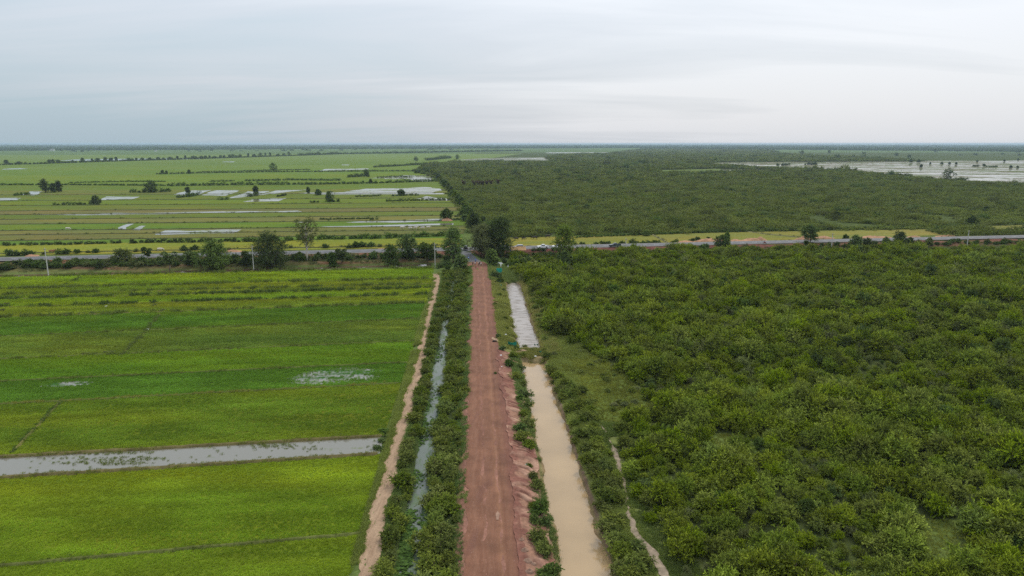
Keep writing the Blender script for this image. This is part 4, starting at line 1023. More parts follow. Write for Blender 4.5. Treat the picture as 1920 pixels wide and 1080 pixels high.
# ------------------------------------------------------------------ trees
def tree_meshes(seed, h, w, base, leaf='leaf_tree', bark='bark', ls=.42, clumps=16, per=26, style='round', trunk_r=None):
    per = int(per * 1.35); ls = ls * 1.15; clumps = int(clumps * 1.35)
    """h height, w crown width, base height where the crown starts"""
    rng = np.random.default_rng(seed); tb = MB(); parts = []
    tr = trunk_r or h * .022
    lean = rng.normal(0, .04, 2) * h
    top = np.array([lean[0], lean[1], h * .86])
    mid = np.array([lean[0] * .4 + rng.normal(0, .1), lean[1] * .4 + rng.normal(0, .1), h * .42])
    tb.tube([(0, 0, -.3), (mid[0] * .4, mid[1] * .4, h * .18), tuple(mid), tuple(mid * .4 + top * .6), tuple(top)], [tr * 1.25, tr, tr * .75, tr * .42, tr * .12], 7)
    ch = h - base
    for k in range(clumps):
        f = (k + .5) / clumps; z = base + ch * (f * .94 + .04)
        if style == 'round': env = math.sin(math.pi * min(.97, .16 + .80 * f))**.7
        elif style == 'umbrella': env = .35 + .65 * f
        elif style == 'column': env = .55 + .45 * math.sin(math.pi * f)
        else: env = math.sin(math.pi * min(.97, .2 + .75 * f))
        a = k * 2.399 + rng.uniform(-.4, .4); rr = w * .5 * env * rng.uniform(.25, .88)
        c = np.array([lean[0] * z / h + rr * math.cos(a), lean[1] * z / h + rr * math.sin(a), z])
        rad = w * .5 * rng.uniform(.28, .50) * (.75 if style == 'umbrella' else 1)
        parts.append(sprays(rng, c, rad, per, 8, ls, ls * .62, flat=.85 if style != 'umbrella' else .45, droop=.35, low=-.55))
        z0 = max(base * .5, z - rad * 1.2 - rr * .5); t0 = min(z0 / (h * .86), .95)
        p0 = np.array([lean[0] * t0, lean[1] * t0, z0])
        tb.tube([tuple(p0), tuple(p0 * .5 + c * .5 + np.array([0, 0, -rad * .15])), tuple(c)], [tr * .38, tr * .24, tr * .08], 5)
    V, F, l = join(parts)
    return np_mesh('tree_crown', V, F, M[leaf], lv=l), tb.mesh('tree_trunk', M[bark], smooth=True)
def tree(px, py, top, wpx_, label, group=None, leaf='leaf_tree', bark='bark', style='round', base=.22, clumps=16, per=24, ls=.42, seed=None, z=None, name='tree', cat='tree'):
    wpx = wpx_ * (1.22 if py > 425 else 1.0)
    zz = 0.0
    for _ in range(4):
        g = G(px, py, zz); zz = float(H(g[0], g[1])) if z is None else z
    d = g[1] * CP + (CAM_H - zz) * SP; h = (py - top) * d / FPX * 1.02 / CP; w = wpx * d / FPX
    cr, tk = tree_meshes(seed or int(px * 7 + py), h, w, h * base, leaf, bark, ls, clumps, per, style)
    e = empty(name, (g[0], g[1], zz), 0, label=label, category=cat)
    if group: e['group'] = group
    add('crown', cr, e); add('trunk', tk, e)
    return e
GJ = 'trees at the junction'; GR = 'trees along the paved road'
tree(400, 500, 451, 56, 'broad round green tree between the two left utility poles', GR, clumps=24, per=30, base=.12)
tree(505, 497, 436, 64, 'largest round dark tree on the left roadside, behind a utility pole', GR, 'leaf_dark', clumps=28, per=32, base=.1)
tree(576, 488, 414, 38, 'tall slim tree with pale straight trunk and sparse olive crown', GR, 'leaf_olive', 'bark_pale', 'column', .38, clumps=15, per=18)
tree(735, 494, 455, 32, 'bushy tree left of the twin round trees by the road', GR, 'leaf_tree', base=.12)
tree(765, 494, 453, 36, 'round bushy tree just left of the pole near the junction', GR, 'leaf_tree', base=.12, clumps=18)
tree(802, 492, 457, 42, 'flat-topped dark tree beside the pole near the junction', GR, 'leaf_dark', 'bark', 'umbrella', .25, clumps=18)
tree(850, 492, 432, 38, 'tall dark tree at the left side of the junction', GJ, 'leaf_tree', base=.14, clumps=24, per=28)
tree(904, 484, 427, 46, 'tall tree with brownish twigs in the middle of the junction group', GJ, 'leaf_olive', base=.2, clumps=26, per=28)
tree(911, 480, 430, 36, 'green crowded tree tight behind the brownish junction tree', GJ, 'leaf_tree', base=.15, clumps=20, per=28)
tree(936, 482, 414, 48, 'tallest dark tree at the right of the junction', GJ, 'leaf_dark', base=.14, clumps=30, per=32)
tree(889, 433, 402, 26, 'dark dense round tree standing in the field beyond the junction', None, 'leaf_dark', base=.08, clumps=18, per=32)
tree(1058, 486, 427, 42, 'tall yellowish green tree standing beside the white pickups', GJ, 'leaf_yellow', base=.22, clumps=22, per=26)
tree(864, 507, 482, 25, 'small light green round tree at the head of the ditch row', GJ, 'leaf_tree', base=.1, clumps=16)
tree(925, 499, 470, 22, 'light green young tree right of the walking people', GJ, 'leaf_tree', base=.1, clumps=16)
tree(1058, 500, 474, 22, 'light green small tree in the scrub below the pickups', GJ, 'leaf_tree', base=.1, clumps=12)
tree(1090, 494, 472, 26, 'rounded small tree in the scrub right of the pickups', GJ, 'leaf_tree', base=.1, clumps=12)
tree(935, 480, 462, 20, 'leafy small tree under the tallest dark tree', GJ, 'leaf_dark', base=.1, clumps=10)
tree(232, 489, 466, 32, 'rounded pale tree on the left roadside', GR, 'leaf_olive', base=.2, clumps=12)
tree(277, 493, 466, 20, 'thin flat-topped tree on the left roadside', GR, 'leaf_tree', 'bark_pale', 'umbrella', .45, clumps=8, per=16)
tree(318, 510, 470, 26, 'umbrella shaped tree left of the broad round tree', GR, 'leaf_tree', 'bark', 'umbrella', .45, clumps=10, per=18)
tree(320, 509, 483, 24, 'grey-green half bare small tree at the roadside ditch', GR, 'leaf_olive', 'bark_pale', 'umbrella', .35, clumps=8, per=10)
tree(362, 497, 472, 28, 'dark flat tree at the left foot of the broad round tree', GR, 'leaf_dark', style='umbrella', base=.3, clumps=12)
tree(463, 496, 472, 18, 'small dark tree between the broad tree and the pole', GR, 'leaf_dark', base=.1, clumps=10)
tree(625, 494, 470, 18, 'small dark tree right of the pale-trunked tree', GR, 'leaf_dark', base=.1, clumps=10)
tree(640, 492, 466, 26, 'spreading low tree beyond the pale-trunked tree', GR, 'leaf_tree', style='umbrella', base=.3, clumps=10)
tree(1355, 471, 444, 27, 'round green tree on the near edge of the paved road', GR, 'leaf_tree', base=.1, clumps=18)
tree(1316, 475, 462, 15, 'small bush-like tree left of the round roadside tree', GR, 'leaf_tree', base=.1, clumps=9)
tree(1363, 449, 437, 9, 'small slender tree behind the round roadside tree', GR, 'leaf_tree', base=.2, clumps=8)
tree(1519, 456, 427, 27, 'leaning green tree beside the sand heaps', GR, 'leaf_tree', base=.2, clumps=16)
tree(1512, 468, 452, 10, 'thin pale-stemmed small tree in front of the leaning tree', GR, 'leaf_tree', 'bark_pale', 'umbrella', .5, clumps=6)
tree(1605, 463, 441, 21, 'dark round tree right of the leaning tree', GR, 'leaf_tree', base=.1, clumps=14)
tree(1606, 480, 461, 17, 'light green tree below the dark round tree', GR, 'leaf_tree', base=.1, clumps=10)
tree(1628, 458, 442, 16, 'small lollipop tree on the right roadside, first of two', GR, 'leaf_tree', base=.35, clumps=9)
tree(1662, 457, 440, 15, 'small lollipop tree on the right roadside, second of two', GR, 'leaf_tree', base=.35, clumps=9)
tree(1686, 460, 432, 23, 'tallest oval tree on the right roadside', GR, 'leaf_dark', base=.1, clumps=18)
tree(1705, 460, 443, 13, 'small dark tree touching the tallest oval roadside tree', GR, 'leaf_dark', base=.15, clumps=9)
tree(1743, 456, 441, 16, 'pale sparse tree right of the oval roadside tree', GR, 'leaf_olive', base=.3, clumps=9, per=12)
tree(1585, 452, 441, 10, 'small dark bush-like tree before the tarred edge', GR, 'leaf_dark', base=.1, clumps=7)
GP = 'lone trees of the left plain'
for px, py, tp, w, lab in ((85, 361, 339, 18, 'left one of three round trees by a pool in the plain'), (100, 361, 345, 12, 'small middle one of three round trees by a pool'), (111, 360, 341, 13, 'right one of three round trees by a pool'),
                           (284, 361, 342, 20, 'round tree rising from a low thicket in the plain'), (180, 384, 369, 13, 'tree at the right end of a low dark thicket'), (513, 321, 307, 13, 'lone tall tree standing on the far hedge'),
                           (617, 378, 361, 14, 'crooked tree over two bushes in the plain'), (597, 366, 357, 12, 'small leaning tree near the crooked one'), (688, 332, 319, 11, 'small round tree on the far thicket near the wood'),
                           (753, 367, 357, 12, 'round tree amid a short thicket near the wood rim'), (305, 326, 320, 5, 'first tiny tree at the left end of the far hedge'), (312, 326, 321, 4, 'second tiny tree at the left end of the far hedge'), (355, 326, 319, 5, 'tiny tree on the far hedge left of the tall one'),
                           (838, 413, 395, 24, 'tree over a bare earth mound near the wood rim'), (480, 365, 350, 9, 'thin sparse tree beside the flooded squares'), (352, 362, 352, 8, 'slender tree left of the flooded squares'), (695, 344, 337, 5, 'small tree on the hedge close to the wood'),
                           (578, 362, 352, 5, 'sparse slender tree right of the flooded squares'), (780, 302, 295, 9, 'dark tree left of the far pale clearing'), (857, 299, 291, 9, 'round dark tree before the far pale clearing')):
    tree(px, py, tp, w * 1.15, lab, GP, 'leaf_dark', base=.08, clumps=14, per=16, ls=.7)
GQ = 'lone trees of the flooded plain'
for px, py, tp, w, lab in ((1776, 339, 319, 24, 'broad dark tree at the rim of the flooded plain'), (1526, 318, 311, 7, 'small tree on an island at the left of the flooded plain'), (1727, 314, 308, 7, 'small dark tree standing in the flooded plain'), (1708, 305, 298, 10, 'dark bushy tree at the tip of the far scrub spit'), (1723, 305, 299, 9, 'flat tree at the tip of the far scrub spit'),
                           (1744, 308, 304, 4, 'tiny tree in the flooded plain right of the spit'), (1793, 309, 304, 5, 'tiny tree ending the short tree row in the water'), (1766, 308, 304, 7, 'dark tree in the short tree row in the water'), (1780, 308, 304, 5, 'smaller tree in the short tree row in the water'),
                           (1845, 312, 307, 6, 'tree right of the short tree row in the water'), (1832, 304, 300, 4, 'lone far tree beyond the water, left one'), (1883, 303, 299, 5, 'lone far tree beyond the water, middle one'), (1909, 300, 297, 4, 'lone far tree beyond the water, right one'), (1503, 291, 280, 8, 'tall hazy tree far above the scrub spit'),
                           (1425, 283, 277, 12, 'hazy clump-like tree on the far scrub'), (1438, 284, 279, 8, 'hazy smaller tree beside the far clump'), (1895, 315, 310, 5, 'tree at the right end of the watery plain'), (1908, 315, 311, 4, 'last small tree of the watery plain')):
    tree(px, py, py - (py - tp) * (.8 if px != 1776 else 1), w * (.8 if px != 1776 else 1.2), lab, GQ, 'leaf_dark', base=.2, clumps=10, per=14, ls=.9)
# tree row across the far left plain
xs_ = [12, 37, 92, 100, 106, 137, 156, 173, 185, 197, 207, 212, 222, 240, 249, 258, 264, 278, 298, 308, 322, 334, 345, 360, 368, 378, 387, 393, 400, 410, 420, 430, 436, 441, 452, 462, 471, 480, 490, 500, 509, 520, 531, 545, 560, 580, 598]
for i, xx in enumerate(xs_):
    yb = float(np.interp(xx, [0, 200, 330, 640], [308, 302, 298.5, 288.5]))
    tree(xx + random.uniform(-4, 4), yb + random.uniform(-.6, .6), yb - random.choice([2.6, 3.4, 4.2, 5, 6.2]), random.uniform(4, 11), 'small dark tree in the row crossing the far left plain', 'trees of the far row', 'leaf_dark', base=.12, clumps=8, per=12, ls=1.3, seed=900 + i % 6)
# rim trees: the avenue continuing the red road beyond the junction
rim = [(884, 420, 16), (878, 408, 14), (874, 400, 14), (871, 394, 15), (866, 386, 15), (860, 381, 14), (855, 374, 13), (850, 369, 12), (846, 363, 12), (841, 357, 11), (836, 352, 10), (832, 347, 9), (828, 343, 9), (822, 337, 9), (818, 333, 10), (812, 329, 9), (803, 325, 8), (796, 323, 8), (788, 321, 7), (895, 428, 14), (872, 415, 10), (905, 420, 12), (868, 404, 9), (875, 390, 10)]
for i, (px, py, hh) in enumerate(rim):
    tree(px, py, py - hh * random.uniform(.9, 1.25), hh * random.uniform(1.0, 1.4), 'leafy tree in the avenue along the left rim of the far scrub', 'avenue trees at the wood rim', 'leaf_tree' if i % 3 else 'leaf_yellow', base=.1, clumps=12, per=20, ls=.6)

# ------------------------------------------------------------------ hedges
def hedge(px, hpx, label, leaf='leaf_dark', wob=.3, dens=1.0, cat='hedge', name='hedge', gap=.0):
    P = np.array([G(*p)[:2] for p in px]); seg = np.r_[0, np.cumsum(np.hypot(*np.diff(P, axis=0).T))]
    d = P[:, 1].mean(); h = hpx * (1.15 if d < 420 else 1.5) * d / FPX; rng = np.random.default_rng(int(px[0][0] * 13 + px[0][1] * 7) % 99991)
    step = h * .55; n = max(2, int(seg[-1] / step)); parts = []
    per = max(8, int(34 * dens)); ls = max(.3, h * .2)
    for k in range(n):
        t = (k + rng.uniform(0, 1)) * step
        if gap and vn(t * .03, 0, 211) < gap: continue
        x = np.interp(t, seg, P[:, 0]); y = np.interp(t, seg, P[:, 1])
        hh = h * float(np.clip(rng.normal(.75, .22), .35, 1.3)) * (.7 + .6 * float(vn(t * .02, d, 212)))
        c = np.array([x + rng.normal(0, h * .15), y + rng.normal(0, h * .4), hh * .42])
        parts.append(sprays(rng, c, hh * .62, per, 5, ls, ls * .7, flat=.8, droop=.35, low=-.6))
    if not parts: return
    V, F, l = join(parts); org = np.array([P[0, 0], P[0, 1], 0]); 
    add(name, np_mesh(name, V - org, F, M[leaf], lv=l), loc=tuple(org), label=label, category=cat)
hedge([(-80, 461), (0, 460), (120, 459), (233, 456)], 8, 'dark shrubby hedge behind the paved road, left piece before the gap')
hedge([(240, 456), (320, 455), (400, 454), (470, 453)], 9, 'dense dark hedge behind the two left poles')
hedge([(470, 453), (560, 450), (640, 448), (740, 446), (860, 441)], 10, 'dense dark hedge behind the pale-trunked tree')
hedge([(0, 347.5), (130, 347), (250, 348), (320, 348.5)], 3.2, 'long far hedge, left stretch behind three round trees')
hedge([(320, 349), (460, 347), (600, 346), (700, 344), (825, 340)], 4.5, 'long far hedge, right stretch towards the wood')
hedge([(130, 343), (240, 341), (312, 341)], 2.0, 'short thin hedge above the long far hedge, left')
hedge([(392, 341), (440, 340), (440, 340)], 2.0, 'tiny far hedge piece in the green field')
hedge([(460, 340), (500, 339), (555, 338), (640, 339)], 3.0, 'thin bushy hedge above the long far hedge')
hedge([(294, 327), (380, 325), (500, 323), (640, 322), (790, 321)], 2.6, 'far hedge carrying the lone tall tree')
hedge([(380, 322.5), (500, 320), (582, 318.5)], 1.7, 'thin hedge line above the one with the lone tree')
hedge([(105, 385), (150, 384), (178, 383)], 5, 'low dark thicket strip in the left plain', name='thicket', cat='thicket')
hedge([(245, 361), (280, 361), (322, 360)], 6, 'mound-like thicket under a round tree', name='thicket', cat='thicket')
hedge([(25, 367), (42, 366), (58, 364)], 4, 'small low thicket left of the three trees', name='thicket', cat='thicket')
hedge([(335, 371), (355, 369), (373, 366)], 5, 'slanting thicket beside the flooded squares', name='thicket', cat='thicket')
hedge([(410, 375), (420, 375), (430, 374.5)], 4, 'small oval bush below the flooded squares', name='thicket', cat='thicket')
hedge([(467, 369), (476, 368), (487, 367)], 5, 'small bush inside the flooded squares', name='thicket', cat='thicket')
hedge([(519, 369), (528, 368), (536, 366)], 3.5, 'small slanting bush right of the flooded squares', name='thicket', cat='thicket')
hedge([(583, 380), (592, 380), (598, 380)], 4, 'rounded bush left of the crooked tree', name='thicket', cat='thicket')
hedge([(614, 379), (626, 379), (638, 378)], 5, 'wide bush under the crooked tree', name='thicket', cat='thicket')
hedge([(722, 378), (760, 377), (848, 375)], 4, 'dark bush strip at the wet corner', name='thicket', cat='thicket')
hedge([(665, 369), (690, 369), (715, 367.5)], 2.6, 'thin thicket right of two bushes', name='thicket', cat='thicket')
hedge([(735, 368), (760, 367), (788, 366.5)], 3.5, 'thicket around the round tree near the wood', name='thicket', cat='thicket')
hedge([(648, 333), (668, 332), (690, 330)], 5, 'dark thicket under a small round far tree', name='thicket', cat='thicket')
hedge([(706, 333), (740, 332), (775, 332)], 2.4, 'thin dark thicket in the flooded corner', name='thicket', cat='thicket')
hedge([(780, 325), (800, 323), (816, 322)], 7, 'tall dark thicket at the corner of the wood', name='thicket', cat='thicket')
hedge([(700, 314), (740, 312), (790, 309)], 3.4, 'narrow wooded spit reaching left from the wood', name='thicket', cat='thicket')
hedge([(600, 412), (680, 411), (720, 410), (790, 409), (870, 406)], 2.6, 'weedy hedge line above the bright flooded strip', gap=.3)
hedge([(693, 412), (704, 412), (708, 412)], 5, 'rounded bush on the weedy hedge line', name='thicket', cat='thicket')
hedge([(828, 414), (850, 413), (876, 411)], 4, 'bush strip under the tree on the earth mound', name='thicket', cat='thicket')
hedge([(0, 309.5), (60, 308), (150, 305), (260, 301.5), (330, 299.5), (470, 295), (640, 289)], 2.4, 'dark undergrowth joining the far tree row', name='thicket', cat='thicket')
hedge([(560, 292), (640, 289), (740, 287.5), (860, 285), (980, 283)], 2.6, 'hazy tree line right of the far tree row', name='thicket', cat='thicket')
hedge([(800, 301), (820, 299), (845, 296.5)], 4, 'dark grove beside the far pale clearing', name='thicket', cat='thicket')
hedge([(905, 301), (925, 301), (945, 300.5)], 1.6, 'tiny dark grove on the pale clearing', name='thicket', cat='thicket')
hedge([(1455, 310), (1470, 310), (1480, 309.5)], 3, 'bush island in the left of the flooded plain', name='thicket', cat='thicket')
hedge([(1510, 309), (1520, 309), (1532, 308.5)], 4, 'rounder bush island in the flooded plain', name='thicket', cat='thicket')
hedge([(1822, 312), (1832, 312), (1837, 312)], 3, 'bush island in the right of the flooded plain', name='thicket', cat='thicket')
hedge([(1848, 313.5), (1860, 313.5), (1870, 313)], 2.5, 'low bush island right of a small tree in the water', name='thicket', cat='thicket')
hedge([(1790, 340), (1800, 339), (1812, 338)], 4, 'bushes right of the broad dark tree by the water', name='thicket', cat='thicket')
hedge([(1080, 446), (1120, 444), (1200, 441), (1280, 438)], 5, 'dark thicket rim behind the buffalo field', name='thicket', cat='thicket')
hedge([(1280, 437.5), (1420, 434), (1520, 431), (1700, 428), (1735, 427)], 6, 'dark thicket rim behind the yellow strip fields', name='thicket', cat='thicket')
for px, py, s in ((1078, 463, 1.0), (1092, 463, 1.1), (1118, 461, 1.1), (1132, 461, 1.3), (1140, 460, 1.1), (1167, 460, 1.2), (1187, 459, 1.5), (1206, 459, 1.1), (1215, 459, 1.2), (1226, 459, 1.3), (1235, 459, 1.1), (1212, 441, 1.4), (1268, 453, .8), (1298, 452, .9), (1308, 450, 1.0), (1262, 458, 1.0), (1328, 447, .6)):
    g = G(px, py, .3); shrub('dark', g[0], g[1], s, 'dark roadside shrub between paved road and yellow field', 'shrubs behind the paved road', name='roadside_shrub')
for px, py, s in ((20, 478, 1.4), (32, 478, 1.0), (48, 477, 1.2), (58, 477, 1.0), (82, 476, .8), (112, 475, 1.1), (125, 475, 1.2), (145, 474, 1.0), (165, 473, .8), (180, 473, 1.0), (255, 471, .9), (270, 470, 1.0), (345, 469, 1.2), (365, 468, 1.2), (430, 468, .8), (545, 464, .8), (668, 463, 1.4), (680, 462, 1.3), (695, 462, 1.2), (712, 462, .9), (840, 459, 1.0), (610, 464, 1.0), (655, 464, 1.0)):
    g = G(px, py, .3); shrub('olive' if s < 1.0 else 'dark', g[0], g[1], s, 'shrub on the far verge of the paved road, left half', 'shrubs on the far verge', name='roadside_shrub')
# bushes on the ditch side of the paved road, left half
xx = -225.0
def road_part(x):
    return ('left of the first pole' if x < -168 else 'left of the broad round tree' if x < -118 else 'left of the largest round tree' if x < -92 else 'near the pale-trunked tree' if x < -62 else 'left of the junction')
while xx < -26:
    dn = float(vn(xx * .05, .3, 221)); lim = .10 if xx < -100 else .25
    if dn > lim:
        for q in range(3 if xx < -95 else 1 + (random.random() > .5)):
            w = random.uniform(-20, -8) if xx < -95 else random.uniform(-17, -8)
            X0, Y0 = TXY(xx + random.uniform(-1, 1), w)
            shrub('dark' if random.random() < .8 else 'olive', X0, Y0, random.uniform(.75, 1.3), 'dark green shrub on the roadside ditch bank ' + road_part(xx), 'shrubs on the roadside ditch bank', name='bank_shrub', sz=random.uniform(.8, 1.1))
    xx += 2.2
# bushes on the near side of the paved road, right half
xx = -8.0
while xx < 275:
    w = random.uniform(-14, -10.5) if xx < 135 else random.uniform(-12.5, -7.5)
    X0, Y0 = TXY(xx, w)
    shrub('dark', X0, Y0, random.uniform(.6, 1.0), 'dark green shrub under the paved road bank ' + ('near the hut and pickups' if xx < 28 else 'below the dark pickup' if xx < 62 else 'left of the leaning tree' if xx < 120 else 'below the small roadside trees' if xx < 190 else 'at the far right'), 'shrubs below the paved road', name='bank_shrub')
    if xx < 30:
        X0, Y0 = TXY(xx, random.uniform(-9, -6))
        if not -6 < xx < 7.5: shrub('dark', X0, Y0, random.uniform(.5, .75), 'dark green shrub beside the thatched hut and junction trees', 'shrubs beside the hut', name='bank_shrub')
    xx += random.uniform(1.8, 4.2)
for px, py, s in ((838, 497, 1.1), (825, 500, .9), (858, 500, 1.1), (838, 486, 1.2), (920, 487, 1.1), (930, 489, 1.0), (946, 490, .9), (955, 497, 1.0), (968, 494, .9), (980, 490, .9), (990, 486, .9)):
    g = G(px, py, .6); shrub('dark', g[0], g[1], s, 'dark shrub under the junction trees', 'shrubs under the junction trees', name='junction_shrub')

# ------------------------------------------------------------------ scrub beyond the paved road, and the woods on the horizon
def patch_mesh(seed, rad, n, leaf, hgt, mat):
    """a piece of scrub canopy: many small bushes of uneven height"""
    rng = np.random.default_rng(seed); parts = []
    for k in range(n):
        a = rng.uniform(0, 6.28); r = rad * math.sqrt(rng.uniform(0, 1))
        hh = hgt * float(np.clip(rng.normal(.60, .28), .25, 1.3))
        parts.append(sprays(rng, np.array([r * math.cos(a), r * math.sin(a), hh * .45]), hh * .72, 16, 5, leaf, leaf * .62, flat=.75, low=-.15))
    V, F, l = join(parts); return np_mesh('scrub_patch', V, F, mat, lv=l)
PA = [patch_mesh(600 + i, 5.2, 17, .45, 2.9, M['leaf_far']) for i in range(5)]
PB = [patch_mesh(620 + i, 5.2, 12, .75, 3.1, M['leaf_far']) for i in range(4)]
PA.append(patch_mesh(680, 2.6, 7, .6, 5.0, M['leaf_dark'])); PB.append(patch_mesh(681, 2.8, 6, .9, 5.4, M['leaf_dark']))
POLY_FAR = np.array(gpoly([(893, 446), (884, 425), (868, 396), (848, 369), (830, 347), (812, 330), (778, 322), (800, 309), (850, 304), (1035, 303.5), (1030, 293), (1060, 288.5), (1145, 287.3), (1205, 279.5), (1440, 280.5), (1460, 288), (1700, 299.5), (1735, 302),
                           (1340, 304), (1325, 309), (1430, 315.5), (1540, 319), (1640, 326.5), (1770, 337), (1840, 342.5), (1930, 345), (2600, 352), (2600, 402), (1920, 421), (1850, 422), (1845, 434), (1770, 440), (1735, 429.5), (1400, 434), (1200, 440), (1000, 444)]))
GLADE_FAR = np.array(gpoly([(1222, 324), (1425, 322), (1445, 318), (1345, 316), (1238, 318.5)]))
EDGE_R = np.array(gpoly([(1770, 441), (1846, 434), (2500, 409), (2500, 425), (1920, 443), (1800, 447)]))
def fill(y0, y1, st, jit, polys, holes=(), xmax=1.05):
    out = []; y = y0
    while y < y1:
        d = st(y); x = np.arange(-y * xmax, y * xmax, d)
        out.append(np.c_[x + R.uniform(-.5, .5, len(x)) * d, np.full(len(x), y) + R.uniform(-.5, .5, len(x)) * d]); y += d
    P = np.concatenate(out); k = np.zeros(len(P), bool)
    for p in polys: k |= in_poly(P[:, 0], P[:, 1], p)
    for p in holes: k &= ~in_poly(P[:, 0], P[:, 1], p)
    return P[k]
def mass(name, P, sc, var, lab, cat, zs=(.55, 1.45), z=0, dark=.05):
    P = P[(fbm(P[:, 0] * .035, P[:, 1] * .035, 233, 3) > .25) & (R.uniform(0, 1, len(P)) > .06)]
    n = len(P); s = sc(P[:, 1]) * R.uniform(.8, 1.2, n); hn = .45 + .75 * fbm(P[:, 0] * .02, P[:, 1] * .02, 231, 3) + np.where(R.uniform(0, 1, n) < .05, R.uniform(.3, .8, n), 0)
    scatter(name, np.c_[P, np.full(n, z)], np.c_[s, s, np.minimum(s, 1.6) * R.uniform(*zs, n) * hn], np.c_[np.zeros((n, 2)), R.uniform(0, 6.28, n)], np.where(R.uniform(0, 1, n) < dark, len(var) - 1, R.integers(0, len(var) - 1, n)), var, label=lab, category=cat)
    return n
n1 = mass('far_scrub', np.concatenate([fill(330, 900, lambda y: 5.6, 1, [POLY_FAR], [GLADE_FAR]), fill(320, 420, lambda y: 5.6, 1, [EDGE_R])]), lambda y: 1.0 + 0 * y, PA, 'green scrub wood stretching beyond the paved road', 'scrub')
n2 = mass('distant_scrub', fill(900, 9000, lambda y: max(6.5, y * .0072), 1, [POLY_FAR], [GLADE_FAR]), lambda y: np.maximum(6.5, y * .0072) / 5.6, PB, 'scrub wood fading into the haze below the horizon', 'scrub')
def wood_mesh(seed):
    rng = np.random.default_rng(seed); parts = []
    for k in range(9):
        a = rng.uniform(0, 6.28); r = 14 * math.sqrt(rng.uniform(0, 1)); hh = rng.uniform(6, 12)
        parts.append(sprays(rng, np.array([r * math.cos(a), r * math.sin(a), hh * .55]), hh * .48, 18, 5, 2.0, 1.4, flat=.95, low=-.7))
    V, F, l = join(parts); return np_mesh('wood_patch', V, F, M['leaf_dark'], lv=l)
WD = [wood_mesh(650 + i) for i in range(4)]
WP = []
def band(px0, px1, ytop0, ytop1, n, thr=0.0):
    """trees spread between two photograph rows over a column range"""
    x = R.uniform(px0, px1, n); y = R.uniform(0, 1, n)
    yt = np.interp(x, [px0, px1], [ytop0[0], ytop1[0]]); yb = np.interp(x, [px0, px1], [ytop0[1], ytop1[1]])
    yy = yt + (yb - yt) * y**1.3
    t = CAM_H / ((yy - EYE_ROW) * CP); X = (x - 960) * t; Y = ((540 - yy) * SP + FPX * CP) * t
    k = fbm(x * .05, yy * .9, 241, 3) > thr; WP.append(np.c_[X, Y][k])
band(-300, 500, (271.2, 284.5), (271.2, 280.5), 9000, .22)
band(-300, 960, (279, 289), (276, 281), 700, .52)
band(500, 1200, (271.2, 280), (271.2, 277.5), 7500, .22)
band(1200, 2250, (271.2, 278.5), (271.2, 288), 10000, .2)
band(1450, 2250, (285, 299), (286, 300), 60, .40)
WP = np.concatenate(WP); n = len(WP)
sw = np.clip(WP[:, 1] / 5000, .5, 2.2) * R.uniform(.7, 1.2, n)
scatter('horizon_wood', np.c_[WP, np.zeros(n)], np.c_[sw, sw, R.uniform(.5, 1.1, n) + (R.uniform(0, 1, n) < .12) * R.uniform(.2, .8, n)], np.c_[np.zeros((n, 2)), R.uniform(0, 6.28, n)], R.integers(0, 4, n), WD, label='hazy blue-green woods along the horizon', category='woodland')
n3 = n
print('COUNTS', n_rice, n_grass, n_scrub, n1, n2, n3)

# ------------------------------------------------------------------ utility poles
def pole(px, py, top, label):
    zz = 0.0
    for _ in range(4):
        g = G(px, py, zz); zz = float(H(g[0], g[1]))
    d = g[1] * CP + (CAM_H - zz) * SP; h = (py - top) * d / FPX / CP
    e = empty('utility_pole', (g[0], g[1], zz), math.atan(TRS), label=label, category='pole', group='utility poles along the paved road')
    m = MB(); m.box(-.17, .17, -.14, .14, -.4, h, .62); add('shaft', m.mesh('pole_shaft', M['concrete']), e)
    m = MB(); m.box(-.65, .65, -.16, -.09, h - .55, h - .43); a = add('crossarm', m.mesh('pole_crossarm', M['wood']), e)
    for x in (-.55, .55):
        m = MB(); m.tube([(x, -.125, h - .43), (x, -.125, h - .36), (x, -.125, h - .30), (x, -.125, h - .24)], [.03, .06, .07, .03], 8); add('insulator', m.mesh('insulator', M['white_board']), a)
    m = MB(); m.tube([(0, 0, h - .02), (0, 0, h + .10), (0, 0, h + .2)], [.035, .06, .02], 8); add('top_insulator', m.mesh('top_insulator', M['white_board']), e)
pole(91, 517, 466, 'concrete utility pole nearest the left picture edge')
pole(476, 507, 461, 'concrete utility pole in front of the largest round roadside tree')
pole(816, 501, 457, 'concrete utility pole just left of the junction')
pole(1173, 473, 444, 'thin concrete utility pole behind the dark pickup')
pole(1558, 474, 438, 'concrete utility pole right of the leaning roadside tree')
pole(1812, 469, 433, 'concrete utility pole near the far right end of the road')

# ------------------------------------------------------------------ vehicles
def wheel(parent, x, y, r=.38, w=.24):
    s = 1 if y > 0 else -1
    n = 18
    def disc(r0, r1, y0, y1, mat, name):
        m = MB(); V = []
        for yy, rr in ((y0, r0 * .94), (y0 + (y1 - y0) * .15, r0), (y1 - (y1 - y0) * .15, r0), (y1, r0 * .94)):
            V.append([(x + rr * math.cos(2 * math.pi * k / n), yy, r + rr * math.sin(2 * math.pi * k / n)) for k in range(n)])
        F = [(i * n + k, i * n + (k + 1) % n, (i + 1) * n + (k + 1) % n, (i + 1) * n + k) for i in range(3) for k in range(n)]
        F += [tuple(range(n))[::-1], tuple(3 * n + k for k in range(n))]
        m.addvf([p for q in V for p in q], F); return m.mesh(name, mat)
    e = add('wheel', disc(r, r, y - w / 2, y + w / 2, M['tyre'], 'tyre'), parent)
    yo = y + s * (w / 2 + .004); add('rim', disc(r * .62, r * .62, min(yo, yo + s * .02), max(yo, yo + s * .02), M['rim'], 'rim'), e)
